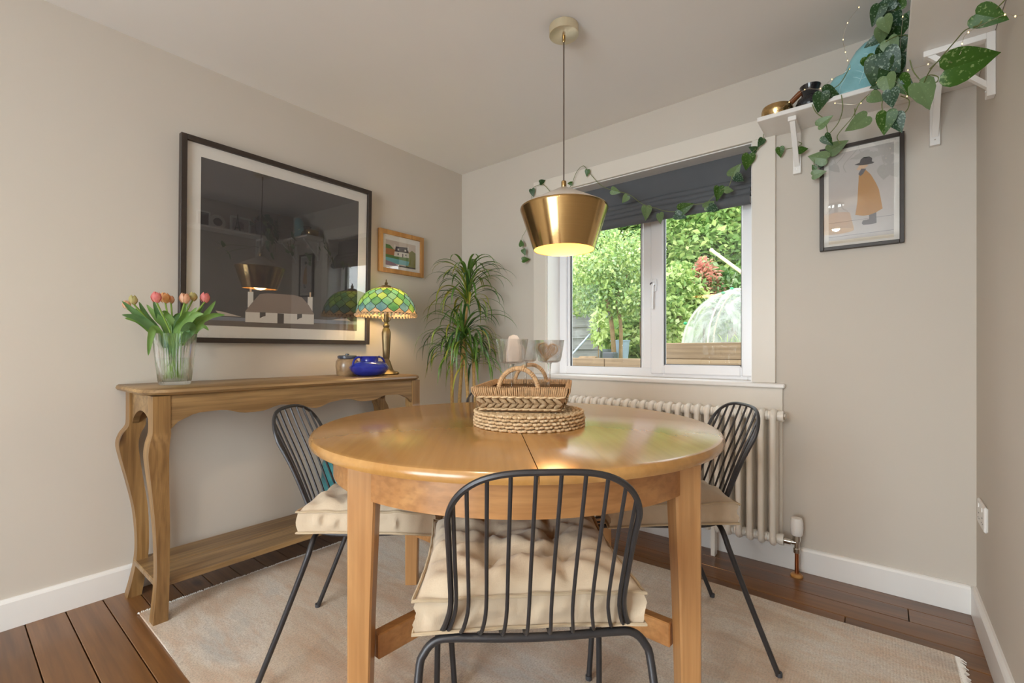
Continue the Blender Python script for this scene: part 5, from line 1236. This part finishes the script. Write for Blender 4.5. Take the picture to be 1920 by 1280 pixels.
bank_tree('tall green tree behind the window mullion', 1225, 440, 7.0, 1.3, 1.3, 6500, ['leaf_lime', 'leaf_mid', 'leaf_deep'], 0.12, 7)
bank_tree('loose pale shrub just right of the window mullion', 1270, 570, 4.4, 0.42, 0.62, 2400, ['leaf_lime', 'leaf_cream', 'leaf_mid'], 0.09, 8, 'shrub', 0)
bank_tree('dark green tree at the right edge of the right pane', 1405, 470, 7.4, 1.3, 1.3, 3000, ['leaf_deep', 'leaf_mid'], 0.17, 9)
bank_tree('low green shrub behind the plastic cloche', 1370, 560, 5.2, 0.8, 0.5, 2600, ['leaf_mid', 'leaf_deep', 'leaf_grey'], 0.10, 10, 'shrub', 0)
bank_tree('bright grassy shrub behind the variegated stems', 1195, 625, 4.6, 0.6, 0.35, 2200, ['leaf_mid', 'leaf_lime'], 0.12, 12, 'shrub', 0)
bank_tree('broad dark tree high on the bank', 1260, 380, 9.5, 3.6, 2.2, 6500, ['leaf_deep', 'leaf_mid'], 0.26, 13)
bank_tree('broad green tree at the far left of the bank', 1030, 420, 8.5, 2.2, 1.8, 4000, ['leaf_deep', 'leaf_mid'], 0.24, 14)
bank_tree('broad green tree at the far right of the bank', 1520, 430, 8.5, 2.2, 2.0, 4000, ['leaf_mid', 'leaf_deep'], 0.24, 15)
c = ong(1320, 535, 5.0)
shrub('red_shrub', 'upright shrub with coral red young leaves behind the cloche', 'shrub', (c.x, 5.0, 1.14), [(c, (0.26, 0.2, 0.32), 1200), ((c.x, 5.0, c.z+0.2), (0.15, 0.12, 0.24), 500), ((c.x+0.05, 5.0, c.z-0.25), (0.34, 0.2, 0.2), 800)], ['leaf_red', 'leaf_red', 'leaf_grey'], 0.09, [([(c.x, 5.0, 1.1), (c.x, 5.0, c.z)], 0.02, 0.01)], seed=17)
c = ong(1122, 615, 2.75)
shrub('yellow_shrub', 'small yellow leaved shrub in front of the grey fence', 'shrub', (c.x, 2.75, 0.80), [(c, (0.10, 0.1, 0.24), 260)], ['leaf_cream', 'leaf_lime'], 0.08, [([(c.x, 2.75, 0.8), (c.x, 2.75, c.z)], 0.008, 0.005)], seed=18)
# grey fence boards at the left
fp = ong(1094, 660, 3.6)
fn = thing('garden_fence', 'weathered grey board fence at the left of the garden', 'fence', (fp.x, 3.6, 0.80))
for k in range(5):
    M = Matrix.Rotation(rad(-10), 4, 'X'); z = 0.02+k*0.165
    MB().box((-1.2, -0.012, 0), (0.28-0.02*k, 0.012, 0.175), Matrix.Translation((0, -0.02, z)) @ M).build('fence_board', 'grey_timber', fn, smooth=False)
for x in (-1.0, 0.24): MB().box((x-0.03, 0.02, -0.1), (x+0.03, 0.08, 0.85)).build('fence_post', 'grey_timber', fn, smooth=False)
a, b_ = ong(1071, 666, 2.5), ong(1141, 588, 2.9)
t = thing('metal_pole', 'grey metal pole leaning across the left pane', 'pole', a); MB().tube([(0, 0, 0), (b_-a)*0.98, b_-a], [0.014, 0.014, 0.012], 10).build('pole_tube', 'pole_metal', t)
MB().tube([(b_-a)*0.985, (b_-a)*1.015], 0.017, 10).build('end_cap', 'black_plastic', t)
a, b_ = ong(1406, 522, 4.0), ong(1334, 469, 4.4); gx = ong(1470, 570, 4.0)
t = thing('wooden_pole', 'pale wooden pole slanting above the cloche', 'pole', gx); MB().tube([(0, 0, 0), a-gx, b_-gx], 0.022, 10).build('pole_shaft', 'pole_wood', t); MB().ball(b_-gx, (0.03, 0.03, 0.03), n=8, m=5).build('pole_tip', 'pole_wood', t)
def tub(name, lb, px, py, Y, r, h, mat):
    c = ong(px, py, Y); t = thing(name, lb, 'pot', (c.x, Y, 0.80))
    MB().lathe([(0.0, 0.0), (r*0.8, 0.0), (r, h), (r*1.07, h), (r*1.07, h+0.02), (r*0.96, h+0.02), (r*0.94, h-0.03), (0.0, h-0.03)], 28).build('tub', mat, t)
    MB().lathe([(0.0, h-0.028), (r*0.93, h-0.03), (r*0.9, h-0.04)], 20).build('soil', 'soil', t)
tub('garden_tub', 'blue grey plastic tub standing behind the tree stems', 1163, 640, 3.7, 0.13, 0.30, 'blue_plastic')
tub('garden_pot', 'small grey plant pot left of the blue tub', 1141, 645, 3.4, 0.08, 0.17, 'pot_plastic')
c = ong(1144, 662, 2.5); t = thing('trough_planter', 'small black square planter on the sleeper edge', 'pot', (c.x, 2.5, 0.80)); m = MB()
m.box((-0.07, -0.06, 0), (0.07, 0.06, 0.15), ch=0.008); m.build('trough', 'black_plastic', t, smooth=False); MB().box((-0.06, -0.05, 0.15), (0.06, 0.05, 0.153)).build('soil', 'soil', t, smooth=False)
c = ong(1103, 663, 2.55); t = thing('garden_log', 'short weathered log lying on the sleeper edge', 'log', (c.x, 2.55, 0.80))
MB().tube([(-0.12, 0, 0.05), (-0.11, 0, 0.05), (0.0, 0.01, 0.052), (0.10, 0, 0.05), (0.11, 0, 0.05)], [0.045, 0.052, 0.05, 0.054, 0.046], 12).build('log_bark', 'bark', t)
for i, (px, r) in enumerate(((1362, 0.085), (1392, 0.10))):
    c = ong(px, 640, 2.62+0.2*i); t = thing('seed_tray', ('wide grey seed pot inside the cloche, nearer the mullion', 'wide grey seed pot inside the cloche, by the window edge')[i], 'pot', (c.x, c.y, 1.0))
    MB().lathe([(0.0, 0.0), (r*0.85, 0.0), (r, 0.045), (r*1.06, 0.045), (r*1.06, 0.055), (r*0.95, 0.055), (r*0.93, 0.04), (0, 0.04)], 24).build('tray', 'pot_plastic', t)
    for q in range(4):
        aa = q*1.7; leaf_blade([Vector((0.04*cos(aa), 0.04*sin(aa), 0.04)), Vector((0.05*cos(aa), 0.05*sin(aa), 0.09)), Vector((0.08*cos(aa), 0.08*sin(aa), 0.14))], 0.014, 'leaf_lime', t, 'seedling')
